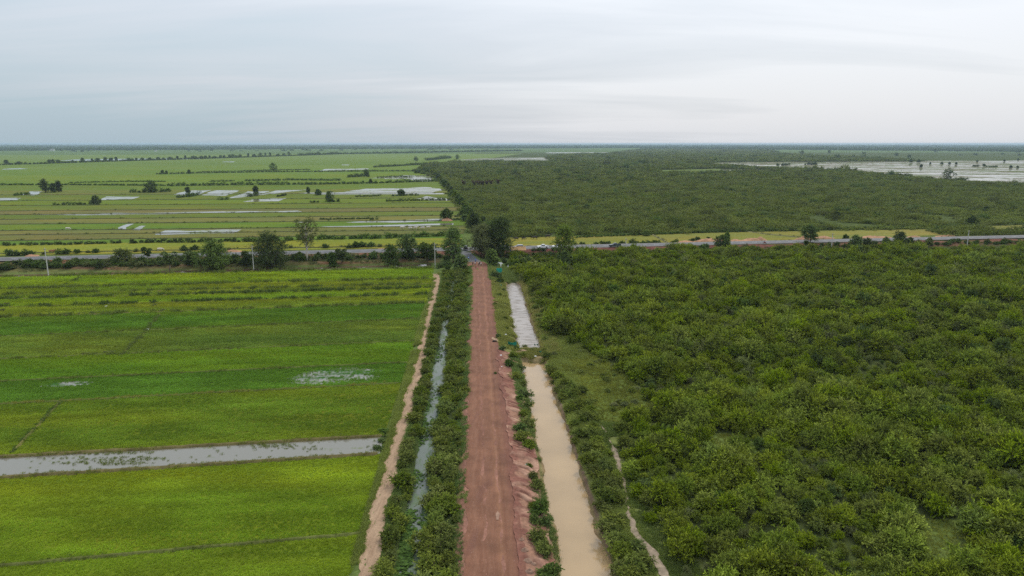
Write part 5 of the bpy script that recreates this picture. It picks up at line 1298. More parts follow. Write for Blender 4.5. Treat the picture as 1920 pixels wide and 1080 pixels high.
def arch_profile(outline_top, x0, x1, zb, wheels, r=.46):
    """closed side outline with wheel arches cut in the lower edge"""
    low = []
    for xw in sorted(wheels):
        low += [(xw + r * math.cos(a), max(zb, .38 + r * math.sin(a))) for a in np.linspace(math.pi + .15, -.15, 9)]
    return [(x0, zb)] + low + [(x1, zb)] + outline_top
def vehicle(kind, px, row, paint, label, face=-1, along=True, z=TR_Z + .06, rz=None, cargo=False):
    g = G(px, row, z)
    a = math.atan(TRS) + (math.pi if face < 0 else 0) if rz is None else rz
    e = empty('pickup_truck' if kind == 'pickup' else 'car' if kind == 'suv' else 'van', (g[0], g[1], z), a, label=label, category='pickup' if kind == 'pickup' else 'car' if kind == 'suv' else 'van')
    P = M[paint]; W = .92
    if kind == 'pickup':
        x0, x1 = -2.6, 2.6; wl2 = (-1.55, 1.65)
        body = [(2.62, .75), (2.55, 1.02), (1.35, 1.12), (.95, 1.14), (-.75, 1.14), (-2.62, 1.10), (-2.64, .6)]
        cab = [(1.10, 1.12), (.35, 1.72), (-.55, 1.76), (-.85, 1.66), (-.95, 1.12)]
    elif kind == 'suv':
        x0, x1 = -2.3, 2.35; wl2 = (-1.4, 1.4)
        body = [(2.37, .75), (2.28, 1.0), (1.15, 1.12), (-2.28, 1.14), (-2.34, .6)]
        cab = [(1.15, 1.10), (.35, 1.68), (-1.85, 1.74), (-2.22, 1.12)]
    else:
        x0, x1 = -2.4, 2.4; wl2 = (-1.45, 1.5)
        body = [(2.42, .7), (2.36, 1.05), (1.9, 1.22), (-2.38, 1.25), (-2.42, .6)]
        cab = [(1.95, 1.20), (1.25, 1.88), (-2.22, 1.95), (-2.38, 1.22)]
    m = MB(); m.prism(arch_profile(body, x0, x1, .36, wl2), -W, W, .045)
    bd = add('body', m.mesh('vehicle_body', P), e)
    if kind == 'pickup':                                   # open bed
        m = MB(); m.box(-2.5, -1.0, -.74, .74, 1.112, 1.118); add('bed_floor', m.mesh('bed_floor', M['tyre']), e)
        m = MB(); m.box(-2.58, -.98, -.90, -.76, 1.10, 1.26); m.box(-2.58, -.98, .76, .90, 1.10, 1.26); m.box(-2.60, -2.48, -.76, .76, 1.10, 1.25); add('bed_rail', m.mesh('bed_rail', P), e)
    m = MB(); n = len(cab); cz = cab[0][1]
    V = []
    for s in (-1, 1):
        V += [(x, s * (W - .05 - .16 * max(0, (zz - cz)) / .6), zz) for x, zz in cab]
    F = [tuple(range(n))[::-1], tuple(range(n, 2 * n))] + [(k, (k + 1) % n, n + (k + 1) % n, n + k) for k in range(n)]
    m.addvf(V, F); cb = add('cabin', m.mesh('cabin', P), e)
    def pane(pts, nm='window'):
        q = MB(); q.addvf(pts, [tuple(range(len(pts)))]); add(nm, q.mesh(nm, M['car_glass']), cb)
    def sidey(zz): return W - .05 - .16 * (zz - cz) / .6 + .006
    def lerp(a, b, t): return tuple(a[i] + (b[i] - a[i]) * t for i in range(2))
    zt = min(cab[1][1], cab[2][1]) - .07; zb_ = cz + .06
    fx0 = cab[0][0] - .20; fx1 = lerp(cab[0], cab[1], .85)[0] - .08; rx1 = cab[-2][0] + .12; rx0 = cab[-1][0] + .14
    for s in (-1, 1):
        cuts = [(fx0, fx1, .12, .12), (.05, .05, rx0, rx1)] if kind == 'pickup' else [(fx0, fx1, .12, .12), (.05, .05, -.95, -.95), (-1.03, -1.03, rx0, rx1)]
        for a0, a1, b0, b1 in cuts:
            pane([(a0, s * sidey(zb_), zb_), (b0, s * sidey(zb_), zb_), (b1, s * sidey(zt), zt), (a1, s * sidey(zt), zt)])
    def slant(pa, pb, nm, o):
        (xa, za), (xb, zb2) = lerp(pa, pb, .12), lerp(pa, pb, .9); ya, yb = W - .16, W - .30
        pane([(xa + o, -ya, za + .01), (xa + o, ya, za + .01), (xb + o, yb, zb2 + .01), (xb + o, -yb, zb2 + .01)], nm)
    slant(cab[0], cab[1], 'windscreen', .012); slant(cab[-1], cab[-2], 'rear_window', -.015)
    for xw in wl2:
        for s in (-1, 1): wheel(e, xw, s * (W - .10))
    for s in (-1, 1):
        m = MB(); m.box(x1 - .06, x1 + .025, s * .62 - .18, s * .62 + .18, .78, .94); add('headlight', m.mesh('headlight', M['head_lamp']), e)
        m = MB(); m.box(x0 - .05, x0 + .03, s * .78 - .08, s * .78 + .08, .78, 1.05); add('taillight', m.mesh('taillight', M['tail_lamp']), e)
        m = MB(); m.box(cab[0][0] - .30, cab[0][0] - .18, s * .98 - .10, s * .98 + .10, cz + .04, cz + .20); add('mirror', m.mesh('mirror', P), e)
    m = MB(); m.box(x1 - .05, x1 + .06, -.86, .86, .36, .62); add('front_bumper', m.mesh('front_bumper', M['tyre']), e)
    m = MB(); m.box(x0 - .07, x0 + .03, -.86, .86, .38, .60); add('rear_bumper', m.mesh('rear_bumper', M['rim']), e)
    m = MB(); m.box(x1 - .02, x1 + .03, -.40, .40, .68, .92); add('grille', m.mesh('grille', M['tyre']), e)
    return e
vehicle('pickup', 1018, 465.3, 'white_paint', 'white pickup on the paved road with nothing in its bed')
pk = vehicle('pickup', 1046, 465.0, 'white_paint', 'white pickup half behind the tall yellowish tree')
m = MB()
for k in range(5): m.box(-2.2 + .25 * k, -1.98 + .25 * k, -.5 + .1 * (k % 2), .45, 1.12, 1.55 + .12 * (k % 3), .9)
o = add('cargo_sacks', m.mesh('cargo_sacks', M['cloth_light']), loc=pk.location, label='pale sacks loaded in the bed of the half hidden pickup', category='sacks'); o.rotation_euler = pk.rotation_euler
vehicle('pickup', 1153, 462.5, 'dark_paint', 'dark blue-green pickup alone on the paved road')
vehicle('suv', 972, 466.0, 'silver_paint', 'silver car with dark glass parked behind the thatched hut')
vehicle('suv', 948, 467.5, 'white_paint', 'white car mostly hidden by the tallest junction tree', face=1)
vehicle('van', 873, 468.5, 'black_paint', 'black van seen end-on at the junction', rz=math.pi / 2 + .1)
def bike(px, row, label, z=TR_Z + .06):
    g = G(px, row, z); e = empty('motorbike', (g[0], g[1], z), math.atan(TRS), label=label, category='motorbike')
    for x in (-.62, .62):
        m = MB(); m.tube([(x + .28 * math.cos(t), 0, .30 + .28 * math.sin(t)) for t in np.linspace(0, 2 * math.pi, 17)], .05, 6, False); add('wheel', m.mesh('bike_wheel', M['tyre']), e)
    m = MB(); m.prism([(-.75, .62), (-.2, .35), (.3, .35), (.45, .85), (.3, .9), (.1, .62), (-.3, .66), (-.8, .78)], -.13, .13, .03); add('body', m.mesh('bike_body', M['cloth_red']), e)
    m = MB(); m.box(-.72, .10, -.14, .14, .70, .80, .9); add('seat', m.mesh('bike_seat', M['tyre']), e)
    m = MB(); m.tube([(.62, 0, .3), (.42, 0, .95)], .035, 6); m.tube([(.38, -.33, 1.02), (.42, 0, .97), (.38, .33, 1.02)], .02, 6); add('handlebar', m.mesh('handlebar', M['rim']), e)
    return g
BK = bike(1434, 457, 'motorbike riding on the paved road past the sand heaps')

# ------------------------------------------------------------------ people and cattle: one skinned body each
def skin(name, joints, edges, mats, pick, sub=1):
    """joints: name -> (x, y, z, radius); root is the first joint"""
    keys = list(joints); me = bpy.data.meshes.new(name)
    me.from_pydata([joints[k][:3] for k in keys], [(keys.index(a), keys.index(b)) for a, b in edges], [])
    o = bpy.data.objects.new(name + '_rig', me); C.objects.link(o)
    md = o.modifiers.new('skin', 'SKIN'); sd_ = o.modifiers.new('sub', 'SUBSURF'); sd_.levels = sub; sd_.render_levels = sub
    sv_ = me.skin_vertices[0].data
    for i, k in enumerate(keys): r = joints[k][3]; sv_[i].radius = (r, r) if not hasattr(r, '__len__') else r; sv_[i].use_root = (i == 0)
    bpy.context.view_layer.update()
    dg = bpy.context.evaluated_depsgraph_get(); out = bpy.data.meshes.new_from_object(o.evaluated_get(dg))
    bpy.data.objects.remove(o); out.name = name; out.materials.clear()
    for m in mats: out.materials.append(m)
    for p in out.polygons: p.material_index = pick(p.center); p.use_smooth = True
    return out
def person(px, row, rz, shirt, legs, label, h=1.65, sit=False, at=None, stride=.14):
    s = h / 1.70; st = stride
    J = {'pelvis': (0, 0, .93, (.13, .11)), 'waist': (0, 0, 1.08, (.125, .10)), 'chest': (0, .01, 1.30, (.165, .115)), 'neck': (0, .01, 1.47, .05), 'jaw': (0, .03, 1.54, .075), 'head': (0, .02, 1.62, .10), 'crown': (0, 0, 1.69, .07)}
    E = [('pelvis', 'waist'), ('waist', 'chest'), ('chest', 'neck'), ('neck', 'jaw'), ('jaw', 'head'), ('head', 'crown')]
    for sg, n in ((-1, 'l'), (1, 'r')):
        f = st * sg
        J[n + 'sh'] = (.185 * sg, .01, 1.40, .055); J[n + 'el'] = (.24 * sg, -.05 - f * .3, 1.13, .042); J[n + 'wr'] = (.25 * sg, .04 - f * .8, .89, .03); J[n + 'ha'] = (.25 * sg, .06 - f, .80, .035)
        E += [('chest', n + 'sh'), (n + 'sh', n + 'el'), (n + 'el', n + 'wr'), (n + 'wr', n + 'ha')]
        if sit:
            J[n + 'hp'] = (.10 * sg, .03, .88, .09); J[n + 'kn'] = (.14 * sg, .45, .82, .065); J[n + 'an'] = (.14 * sg, .40, .40, .045); J[n + 'to'] = (.14 * sg, .55, .36, .04)
        else:
            J[n + 'hp'] = (.10 * sg, .0, .86, .09); J[n + 'kn'] = (.105 * sg, .03 + f * .6, .48, .06); J[n + 'an'] = (.105 * sg, f * 1.0 - .02, .09, .042); J[n + 'to'] = (.11 * sg, f + .14, .04, .038)
        E += [('pelvis', n + 'hp'), (n + 'hp', n + 'kn'), (n + 'kn', n + 'an'), (n + 'an', n + 'to')]
    def pick(c):
        if c.z > 1.62 or (c.z > 1.54 and c.y < -.02): return 3
        if c.z > 1.47 or (abs(c.x) > .19 and c.z < 1.12 and c.z > .74): return 2
        return 0 if c.z > .97 and not (sit and c.y > .2) else 1 if c.z > .07 else 3
    me = skin('person_body', J, E, [M[shirt], M[legs], M['skin'], M['hair']], pick)
    g = at or None
    if g is None:
        zz = .9
        for _ in range(4): q = G(px, row, zz); zz = float(H(q[0], q[1])) + .06
        g = (q[0], q[1], zz)
    o = add('person', me, loc=g, label=label, category='person', group='people on the red road'); o.rotation_euler = (0, 0, rz); o.scale = (s, s, s)
    return o
person(878.5, 488.0, .3, 'cloth_sky', 'cloth_black', 'person in a light blue shirt standing behind the small round tree')
person(891.8, 492.8, 0, 'cloth_blue', 'cloth_navy', 'person in a blue shirt walking on the red road')
person(890.8, 498.3, 3.1, 'cloth_light', 'cloth_black', 'person in pale shirt and black trousers in the road middle')
person(892.2, 503.6, .2, 'cloth_red', 'cloth_navy', 'small figure in dark red, nearest of the walking group', h=1.15)
person(886.5, 498.5, .1, 'cloth_navy', 'cloth_black', 'person in dark clothes at the left rim of the road')
person(897.2, 497.8, 3.3, 'cloth_cream', 'cloth_black', 'person in a cream top on the right of the group')
person(899.0, 498.4, 3.0, 'cloth_black', 'cloth_navy', 'person in black between the cream top and the white shirt')
person(902.0, 499.2, 3.1, 'cloth_light', 'cloth_black', 'person in a white shirt farthest right on the road')
rd = person(0, 0, -math.pi / 2 + math.atan(TRS), 'cloth_navy', 'cloth_black', 'rider in dark clothes sitting on the motorbike', sit=True, at=(BK[0] - .28, BK[1] - .04, BK[2] - .02))
def cow_mesh(mat, graze):
    hd = (1.55, .0, .42) if graze else (1.62, .12, 1.28); nk = (1.15, .02, .98) if graze else (1.18, .05, 1.20)
    J = {'belly': (0, 0, .88, (.34, .40)), 'rump': (-.68, 0, 1.05, (.26, .30)), 'tailb': (-.92, 0, 1.15, .08), 'tail': (-1.02, 0, .60, .035), 'chest': (.62, 0, .98, (.28, .36)), 'neck': (*nk, (.15, .20)), 'poll': (hd[0] - .12, hd[1], hd[2] + .12, .15), 'muzzle': (hd[0] + .18, hd[1] * 1.2, hd[2] - .10, .085)}
    E = [('belly', 'rump'), ('rump', 'tailb'), ('tailb', 'tail'), ('belly', 'chest'), ('chest', 'neck'), ('neck', 'poll'), ('poll', 'muzzle')]
    for sg, n in ((-1, 'l'), (1, 'r')):
        J[n + 'fs'] = (.62, .17 * sg, .72, .13); J[n + 'fk'] = (.64 + .06 * sg, .18 * sg, .40, .065); J[n + 'ff'] = (.62 + .08 * sg, .18 * sg, .03, .055)
        J[n + 'hs'] = (-.62, .17 * sg, .78, .16); J[n + 'hk'] = (-.56, .19 * sg, .58, .10); J[n + 'hh'] = (-.76 - .05 * sg, .19 * sg, .38, .06); J[n + 'hf'] = (-.70 - .05 * sg, .19 * sg, .03, .055)
        J[n + 'ear'] = (hd[0] - .18, hd[1] + .26 * sg, hd[2] + .12, .04)
        E += [('chest', n + 'fs'), (n + 'fs', n + 'fk'), (n + 'fk', n + 'ff'), ('rump', n + 'hs'), (n + 'hs', n + 'hk'), (n + 'hk', n + 'hh'), (n + 'hh', n + 'hf'), ('poll', n + 'ear')]
    me = skin('cattle_body', J, E, [mat], lambda c: 0)
    m = MB()
    for sg in (-1, 1): m.tube([(hd[0] - .14, hd[1] + .10 * sg, hd[2] + .22), (hd[0] - .22, hd[1] + .36 * sg, hd[2] + .30), (hd[0] - .34, hd[1] + .42 * sg, hd[2] + .48)], [.045, .032, .010], 6)
    return me, m.mesh('cattle_horns', M['horn'])
CW = {(k, g_): cow_mesh(M['hide_' + k], g_) for k in ('dark', 'white', 'brown') for g_ in (0, 1)}
def cattle(px, row, kind, graze, rz, label, s=1.0, group='cattle grazing in the fields'):
    g = G(px, row, .08); b, hn = CW[(kind, graze)]
    o = add('water_buffalo' if kind == 'dark' else 'cow', b, loc=(g[0], g[1], .06), label=label, category='buffalo' if kind == 'dark' else 'cow', group=group)
    o.rotation_euler = (0, 0, rz); o.scale = (s, s, s); add('horns', hn, o)
cattle(968, 450.5, 'dark', 1, 2.9, 'dark buffalo half behind the tallest junction tree', 1.25); cattle(981.5, 449.5, 'dark', 1, .3, 'small dark buffalo, second from the junction tree', 1.0)
cattle(1003, 448.5, 'dark', 1, 3.0, 'dark buffalo in the middle of the yellow field', 1.3); cattle(1027, 446, 'dark', 0, .1, 'dark buffalo nearest the tall yellowish tree', 1.3)
for px, row, k, gz, rz, lab in ((754, 429, 'white', 1, .4, 'pale cow, leftmost of the five behind the hedge'), (770, 430, 'white', 1, 2.9, 'pale cow, second of the five behind the hedge'), (779, 429.5, 'white', 0, .2, 'pale cow, third of the five behind the hedge'), (793, 429.5, 'white', 1, 3.3, 'pale cow, fourth of the five behind the hedge'), (803, 428.5, 'white', 0, .1, 'pale cow, rightmost of the five behind the hedge'),
                                 (127, 431, 'white', 1, .1, 'lone pale cow in the green far strip on the left'), (21, 475.5, 'white', 0, 3.1, 'pale cow at the left picture edge behind the road'), (97, 474.5, 'brown', 0, .2, 'brown cow behind the road near the left pole'), (300, 470.5, 'white', 1, .2, 'pale cow behind the umbrella shaped tree')):
    cattle(px, row, k, gz, rz, lab, 1.15)

# ------------------------------------------------------------------ hut, signs, nets, heaps, litter
g = G(971.5, 474, 1.0); hz_ = float(H(g[0], g[1]))
e = empty('thatched_hut', (g[0], g[1], hz_), math.atan(TRS), label='open roadside hut with a thatched roof and blue tarpaulin end', category='hut')
m = MB(); L_, B_ = 3.3, 2.1
for k in range(9):                                       # overlapping courses of thatch
    t0, t1 = k / 9, (k + 1.35) / 9
    for s in (-1, 1):
        y0, y1 = s * B_ * (1 - t0), s * B_ * max(0, 1 - t1); z0, z1 = 1.9 + 1.35 * t0 + .05, 1.9 + 1.35 * min(1, t1)
        n = 14; V = []
        for q in range(n + 1):
            x = -L_ + 2 * L_ * q / n; V += [(x, y0 + random.uniform(-.05, .05), z0 + random.uniform(-.05, .03)), (x, y1, z1 + .02)]
        b = [(2 * q, 2 * q + 2, 2 * q + 3, 2 * q + 1) for q in range(n)]; m.addvf(V, b)
m.box(-L_ - .05, L_ + .05, -.22, .22, 3.20, 3.36, .7)
add('roof', m.mesh('hut_roof', M['thatch']), e)
for x in (-3.0, 0, 3.0):
    for y in (-1.8, 1.8):
        m = MB(); m.tube([(x, y, -.3), (x, y, 2.0)], .07, 6); add('post', m.mesh('hut_post', M['wood']), e)
m = MB(); n = 8
V = [(-3.15 + .06 * math.sin(k * 2.1), -1.9 + 3.8 * k / n, z) for z in (.35, 1.2, 2.0) for k in range(n + 1)]
m.addvf(V, [(r * (n + 1) + k, r * (n + 1) + k + 1, (r + 1) * (n + 1) + k + 1, (r + 1) * (n + 1) + k) for r in range(2) for k in range(n)])
V = [(-3.1 + 1.5 * k / 5, -1.95 + .05 * math.sin(k * 2), z) for z in (.35, 1.2, 2.05) for k in range(6)]
m.addvf(V, [(r * 6 + k, r * 6 + k + 1, (r + 1) * 6 + k + 1, (r + 1) * 6 + k) for r in range(2) for k in range(5)])
add('tarpaulin', m.mesh('hut_tarpaulin', M['blue_tarp']), e)
m = MB(); m.box(-1.4, 1.6, -.9, .9, .55, .62); add('bench', m.mesh('hut_bench', M['wood']), e)
for x in (-1.2, 1.4):
    m = MB(); m.tube([(x, -.7, -.2), (x, -.7, .56)], .05, 6); m.tube([(x, .7, -.2), (x, .7, .56)], .05, 6); add('bench_legs', m.mesh('bench_legs', M['wood']), e)
def at_ground(px, row):
    zz = .3
    for _ in range(4): q = G(px, row, zz); zz = float(H(q[0], q[1]))
    return (q[0], q[1], zz)
# torn white banner on two thin posts
b = at_ground(938.5, 504)
e = empty('torn_banner', b, 0, label='torn white banner drooping between two thin posts by the canal head', category='banner')
m = MB(); pr = [(-.95, 2.55), (.45, 2.6), (.62, 2.25), (1.0, 2.2), (.98, 2.02), (.55, 1.95), (.32, 1.55), (.18, .75), (.02, .75), (.0, 1.5), (-.25, 2.0), (-.6, 2.25)]
m.prism(pr, -.02, .02); add('cloth', m.mesh('banner_cloth', M['white_board']), e)
for x in (-1.02, .12):
    m = MB(); m.tube([(x, .05, -.3), (x, .05, 2.7)], .035, 6); add('post', m.mesh('banner_post', M['concrete']), e)
b = at_ground(952.5, 503); e = empty('white_post', b, 0, label='short white post right of the torn banner', category='post')
m = MB(); m.box(-.13, .13, -.1, .1, -.3, 1.15, .9); add('shaft', m.mesh('white_post', M['white_board']), e); m = MB(); m.box(-.16, .16, -.13, .13, 1.15, 1.24, .7); add('cap', m.mesh('white_post_cap', M['white_board']), e)
# teal sign and marker boards
def board(px, row, w, h, lift, label, name='sign_board', tilt=.12):
    b = at_ground(px, row); e = empty(name, b, tilt, label=label, category='sign', group='teal boards by the far canal')
    m = MB(); m.box(-w / 2, w / 2, -.03, .03, lift, lift + h); add('panel', m.mesh('sign_panel', M['teal']), e)
    m = MB(); fr = .06
    m.box(-w / 2 - fr, w / 2 + fr, -.05, .05, lift + h, lift + h + fr); m.box(-w / 2 - fr, w / 2 + fr, -.05, .05, lift - fr, lift); m.box(-w / 2 - fr, -w / 2, -.05, .05, lift, lift + h); m.box(w / 2, w / 2 + fr, -.05, .05, lift, lift + h)
    add('frame', m.mesh('sign_frame', M['teal']), e)
    for s in (-1, 1):
        m = MB(); m.box(s * w * .4 - .04, s * w * .4 + .04, .035, .10, -.3, lift + h * .8); add('post', m.mesh('sign_post', M['concrete']), e)
board(936, 515.5, 2.0, 1.5, 1.0, 'large teal sign board on posts beside the canal head')
board(934.3, 520.5, .5, .75, .25, 'small upright teal board below the large teal sign', 'marker_board')
board(937.3, 531.5, .55, .6, .2, 'small teal board beside the dark verge shrub', 'marker_board')
board(938.5, 537.5, .6, .5, .15, 'lowest small teal board near the silvery canal', 'marker_board')
# teal nets on the dam
def net(px, row, w, h, label):
    b = at_ground(px, row); e = empty('fishing_net', b, random.uniform(-.3, .3), label=label, category='net', group='teal nets on the earth dam')
    m = MB(); n = 8; V = []
    for j in range(5):
        for i in range(n + 1):
            t = i / n; sag = .25 * math.sin(math.pi * t) * (j / 4)
            V.append((-w / 2 + w * t, .25 * math.sin(5 * t + j) * .4 + (4 - j) * .12, max(.02, h * j / 4 * (1 - sag) + random.uniform(-.05, .05))))
    m.addvf(V, [(j * (n + 1) + i, j * (n + 1) + i + 1, (j + 1) * (n + 1) + i + 1, (j + 1) * (n + 1) + i) for j in range(4) for i in range(n)])
    add('netting', m.mesh('netting', M['teal_net']), e)
    for x in (-w / 2, w / 2):
        m = MB(); m.tube([(x, .1, -.3), (x, .1, h + .15)], .03, 5); add('stake', m.mesh('net_stake', M['wood']), e)
net(960.5, 652, 2.1, 1.7, 'large crumpled teal net at the left end of the earth dam'); net(1005.5, 651, 1.0, 1.3, 'teal net at the right end of the earth dam'); net(1013, 664, .6, 1.0, 'narrow teal net right of the pale dam track')
# pale track over the earth dam
P = np.array([G(*p)[:2] for p in ((922, 641), (942, 649), (962, 653.5), (985, 658), (1008, 661.5), (1030, 660), (1052, 657))]); q = np.linspace(0, 6, 60); X_ = np.interp(q, range(7), P[:, 0]); Y_ = np.interp(q, range(7), P[:, 1])
hw = .30 + .75 * fbm(q * 1.3, 0 * q, 261, 3) * (1.25 - q / 8)
Va = np.c_[X_, Y_ - hw]; Vb = np.c_[X_, Y_ + hw]; VV = np.concatenate([Va, Vb]); VV = np.c_[VV, H(VV[:, 0], VV[:, 1]) + .12]; i = np.arange(59)
add('dam_track', np_mesh('dam_track', VV, np.stack([i, i + 1, i + 61, i + 60], 1), M['path'], smooth=True), kind='structure', label='pale trodden track over the earth dam', category='path')
# sand heaps by the road
def heap(px, row, rx, ry, h, label, mat='rubble', name='sand_heap', cat='sand heap', group='sand heaps behind the paved road', z=None, seed=0):
    b = at_ground(px, row); rng = np.random.default_rng(int(px * 3 + row + seed)); nr, na = 9, 26; V = [(0, 0, h)]; F = []
    for i in range(1, nr + 1):
        r = i / nr
        for k in range(na):
            a = 2 * math.pi * k / na; q = 1 + .35 * (float(vn(math.cos(a) * 1.6 + px, math.sin(a) * 1.6 + row, 251)) - .5)
            hh = h * (1 - r)**.8 * (.6 + .8 * float(vn(math.cos(a) * r * 3 + px, math.sin(a) * r * 3, 252))) - (.12 if i == nr else 0)
            V.append((rx * r * q * math.cos(a), ry * r * q * math.sin(a), hh))
    for k in range(na): F.append((0, 1 + k, 1 + (k + 1) % na))
    m = MB(); m.addvf(V, F)
    F2 = [(1 + i * na + k, 1 + (i + 1) * na + k, 1 + (i + 1) * na + (k + 1) % na, 1 + i * na + (k + 1) % na) for i in range(nr - 1) for k in range(na)]
    m.f += F2; m.m += [0] * len(F2)
    o = add(name, m.mesh(name, M[mat], smooth=True), loc=b, label=label, category=cat, group=group); o.rotation_euler = (0, 0, math.atan(TRS)); return o
for px, row, rx, ry, h, lab in ((1285, 457.5, 9, 4, 1.6, 'broad orange sand heap, leftmost behind the road'), (1325, 455, 8, 3.5, 2.2, 'orange sand heap left of the round roadside tree'), (1345, 454.5, 5, 3, 2.0, 'steep sand heap touching the round roadside tree'), (1378, 454, 5, 3, 1.5, 'sand heap just right of the round roadside tree'),
                                (1410, 453.5, 9, 3.5, 1.9, 'long sand heap beyond the motorbike'), (1425, 453, 5, 3, 2.2, 'sand heap nearest the motorbike'), (1506, 452, 5, 3, 2.8, 'tall pale sand heap left of the leaning tree'), (1545, 447.5, 7, 3, 1.3, 'low sand heap right of the leaning tree'), (1640, 446, 11, 3, 1.3, 'low long sand heap behind the lollipop trees'),
                                (1715, 446, 5, 2.5, 1.4, 'sand heap behind the oval tree'), (1780, 443.5, 8, 3, 1.0, 'flat sand heap right of the pale sparse tree'), (60, 480, 3, 2, .8, 'small earth heap on the left road verge'), (435, 473, 6, 2, 1.0, 'earth heap behind the broad round tree'), (715, 469, 4, 2, 1.0, 'earth heap behind the bushy tree by the road'), (838, 467, 5, 2, 1.1, 'earth heap left of the black van'), (838, 414, 4, 3, 2.2, 'bare earth mound under a tree near the wood')):
    heap(px, row, rx, ry, h, lab)
for k, (px, row, s) in enumerate(((984, 1032, .8), (990, 1052, .9), (978, 1012, .6), (992, 1072, .8), (1000, 1058, .6))):
    heap(px, row, s * .65, s * .5, s * .5, 'pale crumbled earth clod on the road bank near the bottom', 'stone', 'earth_clod', 'clod', 'pale clods on the road bank', seed=k)
# litter
def bag(px, row, s, label):
    b = at_ground(px, row); rng = random.Random(int(px * row)); m = MB(); V = []; F = []
    for i in range(5):
        for k in range(8):
            a = 2 * math.pi * k / 8; ph = math.pi * (i + .5) / 5; r = s * (.8 + .5 * rng.random()); V.append((r * math.sin(ph) * math.cos(a), r * .8 * math.sin(ph) * math.sin(a), s * .45 + s * .55 * math.cos(ph) * (.7 + .5 * rng.random())))
    F = [(i * 8 + k, i * 8 + (k + 1) % 8, (i + 1) * 8 + (k + 1) % 8, (i + 1) * 8 + k) for i in range(4) for k in range(8)] + [tuple(range(8)), tuple(32 + k for k in range(8))[::-1]]
    m.addvf(V, F); add('plastic_bag', m.mesh('plastic_bag', M['plastic']), loc=b, label=label, category='litter', group='white litter along the canal')
for px, row, s, lab in ((948.5, 587, .26, 'white bag on the verge left of the silvery canal'), (948.5, 628, .28, 'white bag on the verge above the earth dam'), (939.5, 667, .25, 'white bag at the top of the gullied bank'), (974, 652, .22, 'white scrap on the dam beside the large teal net'), (981.5, 673, .22, 'white scrap at the left of the near canal head'), (1003.5, 676, .30, 'white bag at the right of the near canal head'), (941, 688, .15, 'white scrap on the gullied bank'), (988.5, 873, .30, 'white bag caught below a canal bush'), (947, 500, .35, 'white heap of plastic between banner and post'),
                        (845.5, 881, .16, 'white scrap left of the red road'), (989, 655.5, .16, 'tiny white scrap on the dam track'), (279, 1036, .16, 'white scrap on the bund of the nearest field'), (200, 576, .5, 'white bag on the weedy bund, lower of two'), (204, 572, .4, 'white bag on the weedy bund, upper of two'), (277, 620, .5, 'white bag on the slanting bund')):
    bag(px, row, s, lab)
b = at_ground(927.5, 641); e = empty('felled_log', b, .3, label='dark lump of a felled log at the right rim of the red road', category='log')
m = MB(); m.tube([(-.55, 0, .18), (-.2, .04, .22), (.2, 0, .2), (.55, .05, .16)], [.13, .19, .18, .12], 9); add('trunk', m.mesh('log_trunk', M['tyre']), e)
m = MB(); m.tube([(.1, .05, .3), (.3, .25, .5)], [.07, .03], 6); add('stub', m.mesh('log_stub', M['tyre']), e)
# pale worn patch on the red road
m = MB(); b = G(933, 968, .9); n = 18
V = [(b[0], b[1], 0)] + [(b[0] + .24 * math.cos(t) * (1 + .2 * math.sin(3 * t)), b[1] + 1.1 * math.sin(t) * (1 + .15 * math.sin(5 * t)), 0) for t in np.linspace(0, 2 * math.pi, n, endpoint=False)]
V = [(x, y, ROAD_Z + .085) for x, y, z in V]; m.addvf(V, [(0, 1 + k, 1 + (k + 1) % n) for k in range(n)])
add('road_patch', m.mesh('road_patch', M['stone']), kind='structure', label='pale worn patch on the red road', category='patch')
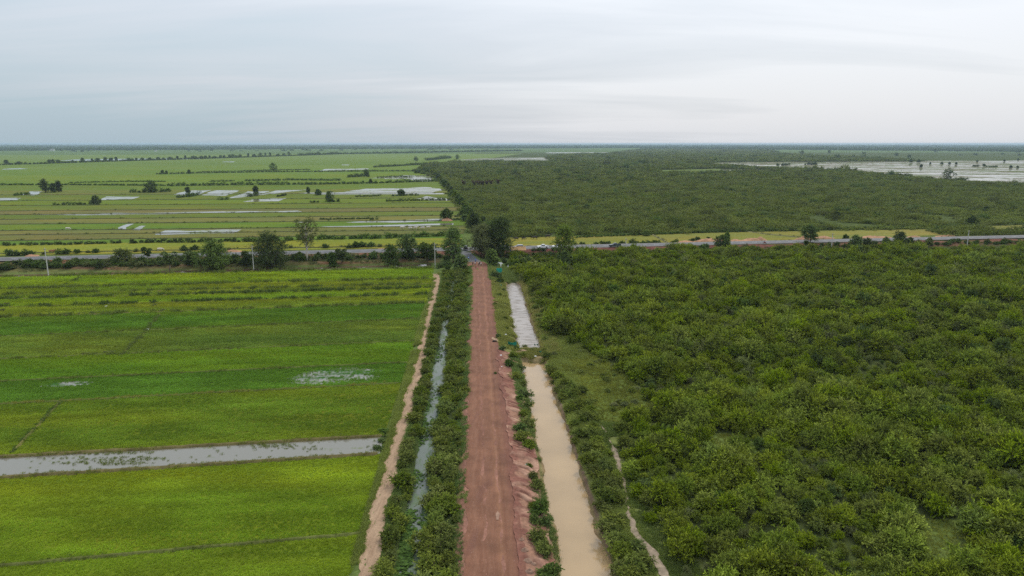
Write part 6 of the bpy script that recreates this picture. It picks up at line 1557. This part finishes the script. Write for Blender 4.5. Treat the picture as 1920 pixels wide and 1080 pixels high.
# far white houses
def house(px, row, w, h, label):
    g = G(px, row); e = empty('house', (g[0], g[1], 0), .2, label=label, category='house', group='white houses in the far woods')
    m = MB(); m.box(-w / 2, w / 2, -w * .25, w * .25, 0, h * .72); wa = add('wall', m.mesh('house_wall', M['plaster']), e)
    m = MB(); m.prism([(-w * .56, h * .72), (0, h), (w * .56, h * .72)], -w * .29, w * .29); add('roof', m.mesh('house_roof', M['roof_tile']), e)
    for r in range(2):
        for k in range(5):
            x = -w * .4 + k * w * .2; z = h * (.12 + .32 * r); m = MB(); m.box(x - w * .05, x + w * .05, -w * .25 - .06, -w * .25 - .02, z, z + h * .2); add('window', m.mesh('house_window', M['car_glass']), e)
house(98, 282.5, 26, 12, 'white house standing at the foot of the far left woods'); house(229, 280, 14, 9, 'tiny white house in the far woods, left of two'); house(265, 280, 14, 9, 'tiny white house in the far woods, right of two'); house(292, 283.8, 14, 8, 'tiny pale house in the field before the far woods')
# reddish bare trees inside the far scrub
for px, row, h_, lab in ((889, 352, 13, 'dark bushy tree beside the reddish bare trees'), (897, 351, 12, 'reddish bare tree, left of the group in the far scrub'), (905, 351, 11, 'reddish bare tree, second of the group in the far scrub'), (913, 350, 11, 'reddish bare tree, third of the group in the far scrub'), (920, 350, 12, 'reddish bare tree, right of the group in the far scrub'), (934, 348, 11, 'dark tree right of the reddish bare trees'), (870, 350, 11, 'leafy tree left of the reddish bare trees')):
    tree(px, row, row - h_, 10, lab, 'trees inside the far scrub', 'leaf_rust' if 'reddish' in lab else 'leaf_dark', base=.4 if 'reddish' in lab else .1, style='umbrella' if 'reddish' in lab else 'round', clumps=8, per=14, ls=.6)
for px, row, h_, w, lab in ((1100, 392, 7, 18, 'dark shrubby tree standing out of the mid scrub'), (1010, 355, 5, 12, 'dark tree top in the scrub left of centre'), (1370, 360, 6, 8, 'dark tree top in the scrub near the pale glade'), (1570, 408, 9, 14, 'dark tree top in the right scrub'), (1822, 424, 16, 22, 'dark round tree at the right rim of the far scrub'), (1525, 382, 6, 24, 'wide dark tree clump in the right scrub'), (1640, 405, 6, 10, 'small dark tree top in the right scrub'), (1850, 394, 5, 9, 'dark tree top right in the scrub'), (1602, 395, 5, 16, 'dark low tree clump in the right scrub')):
    tree(px, row, row - h_, w, lab, 'trees inside the far scrub', 'leaf_dark', base=.1, clumps=10, per=16, ls=.6)

# ------------------------------------------------------------------ haze
hz, nt = newmat('haze_air'); g = N(nt)
pv = g.n('ShaderNodeVolumePrincipled'); pv.inputs['Color'].default_value = (.50, .63, .77, 1); pv.inputs['Density'].default_value = 6.5e-5; pv.inputs['Anisotropy'].default_value = .2
g.out(None, pv.outputs[0])
hb = MB(); hb.box(-29500, 29500, -4500, 29800, -4.0, 52.0)
add('haze', hb.mesh('haze', hz), kind='stuff', label='pale blue haze hanging over the whole plain', category='haze')
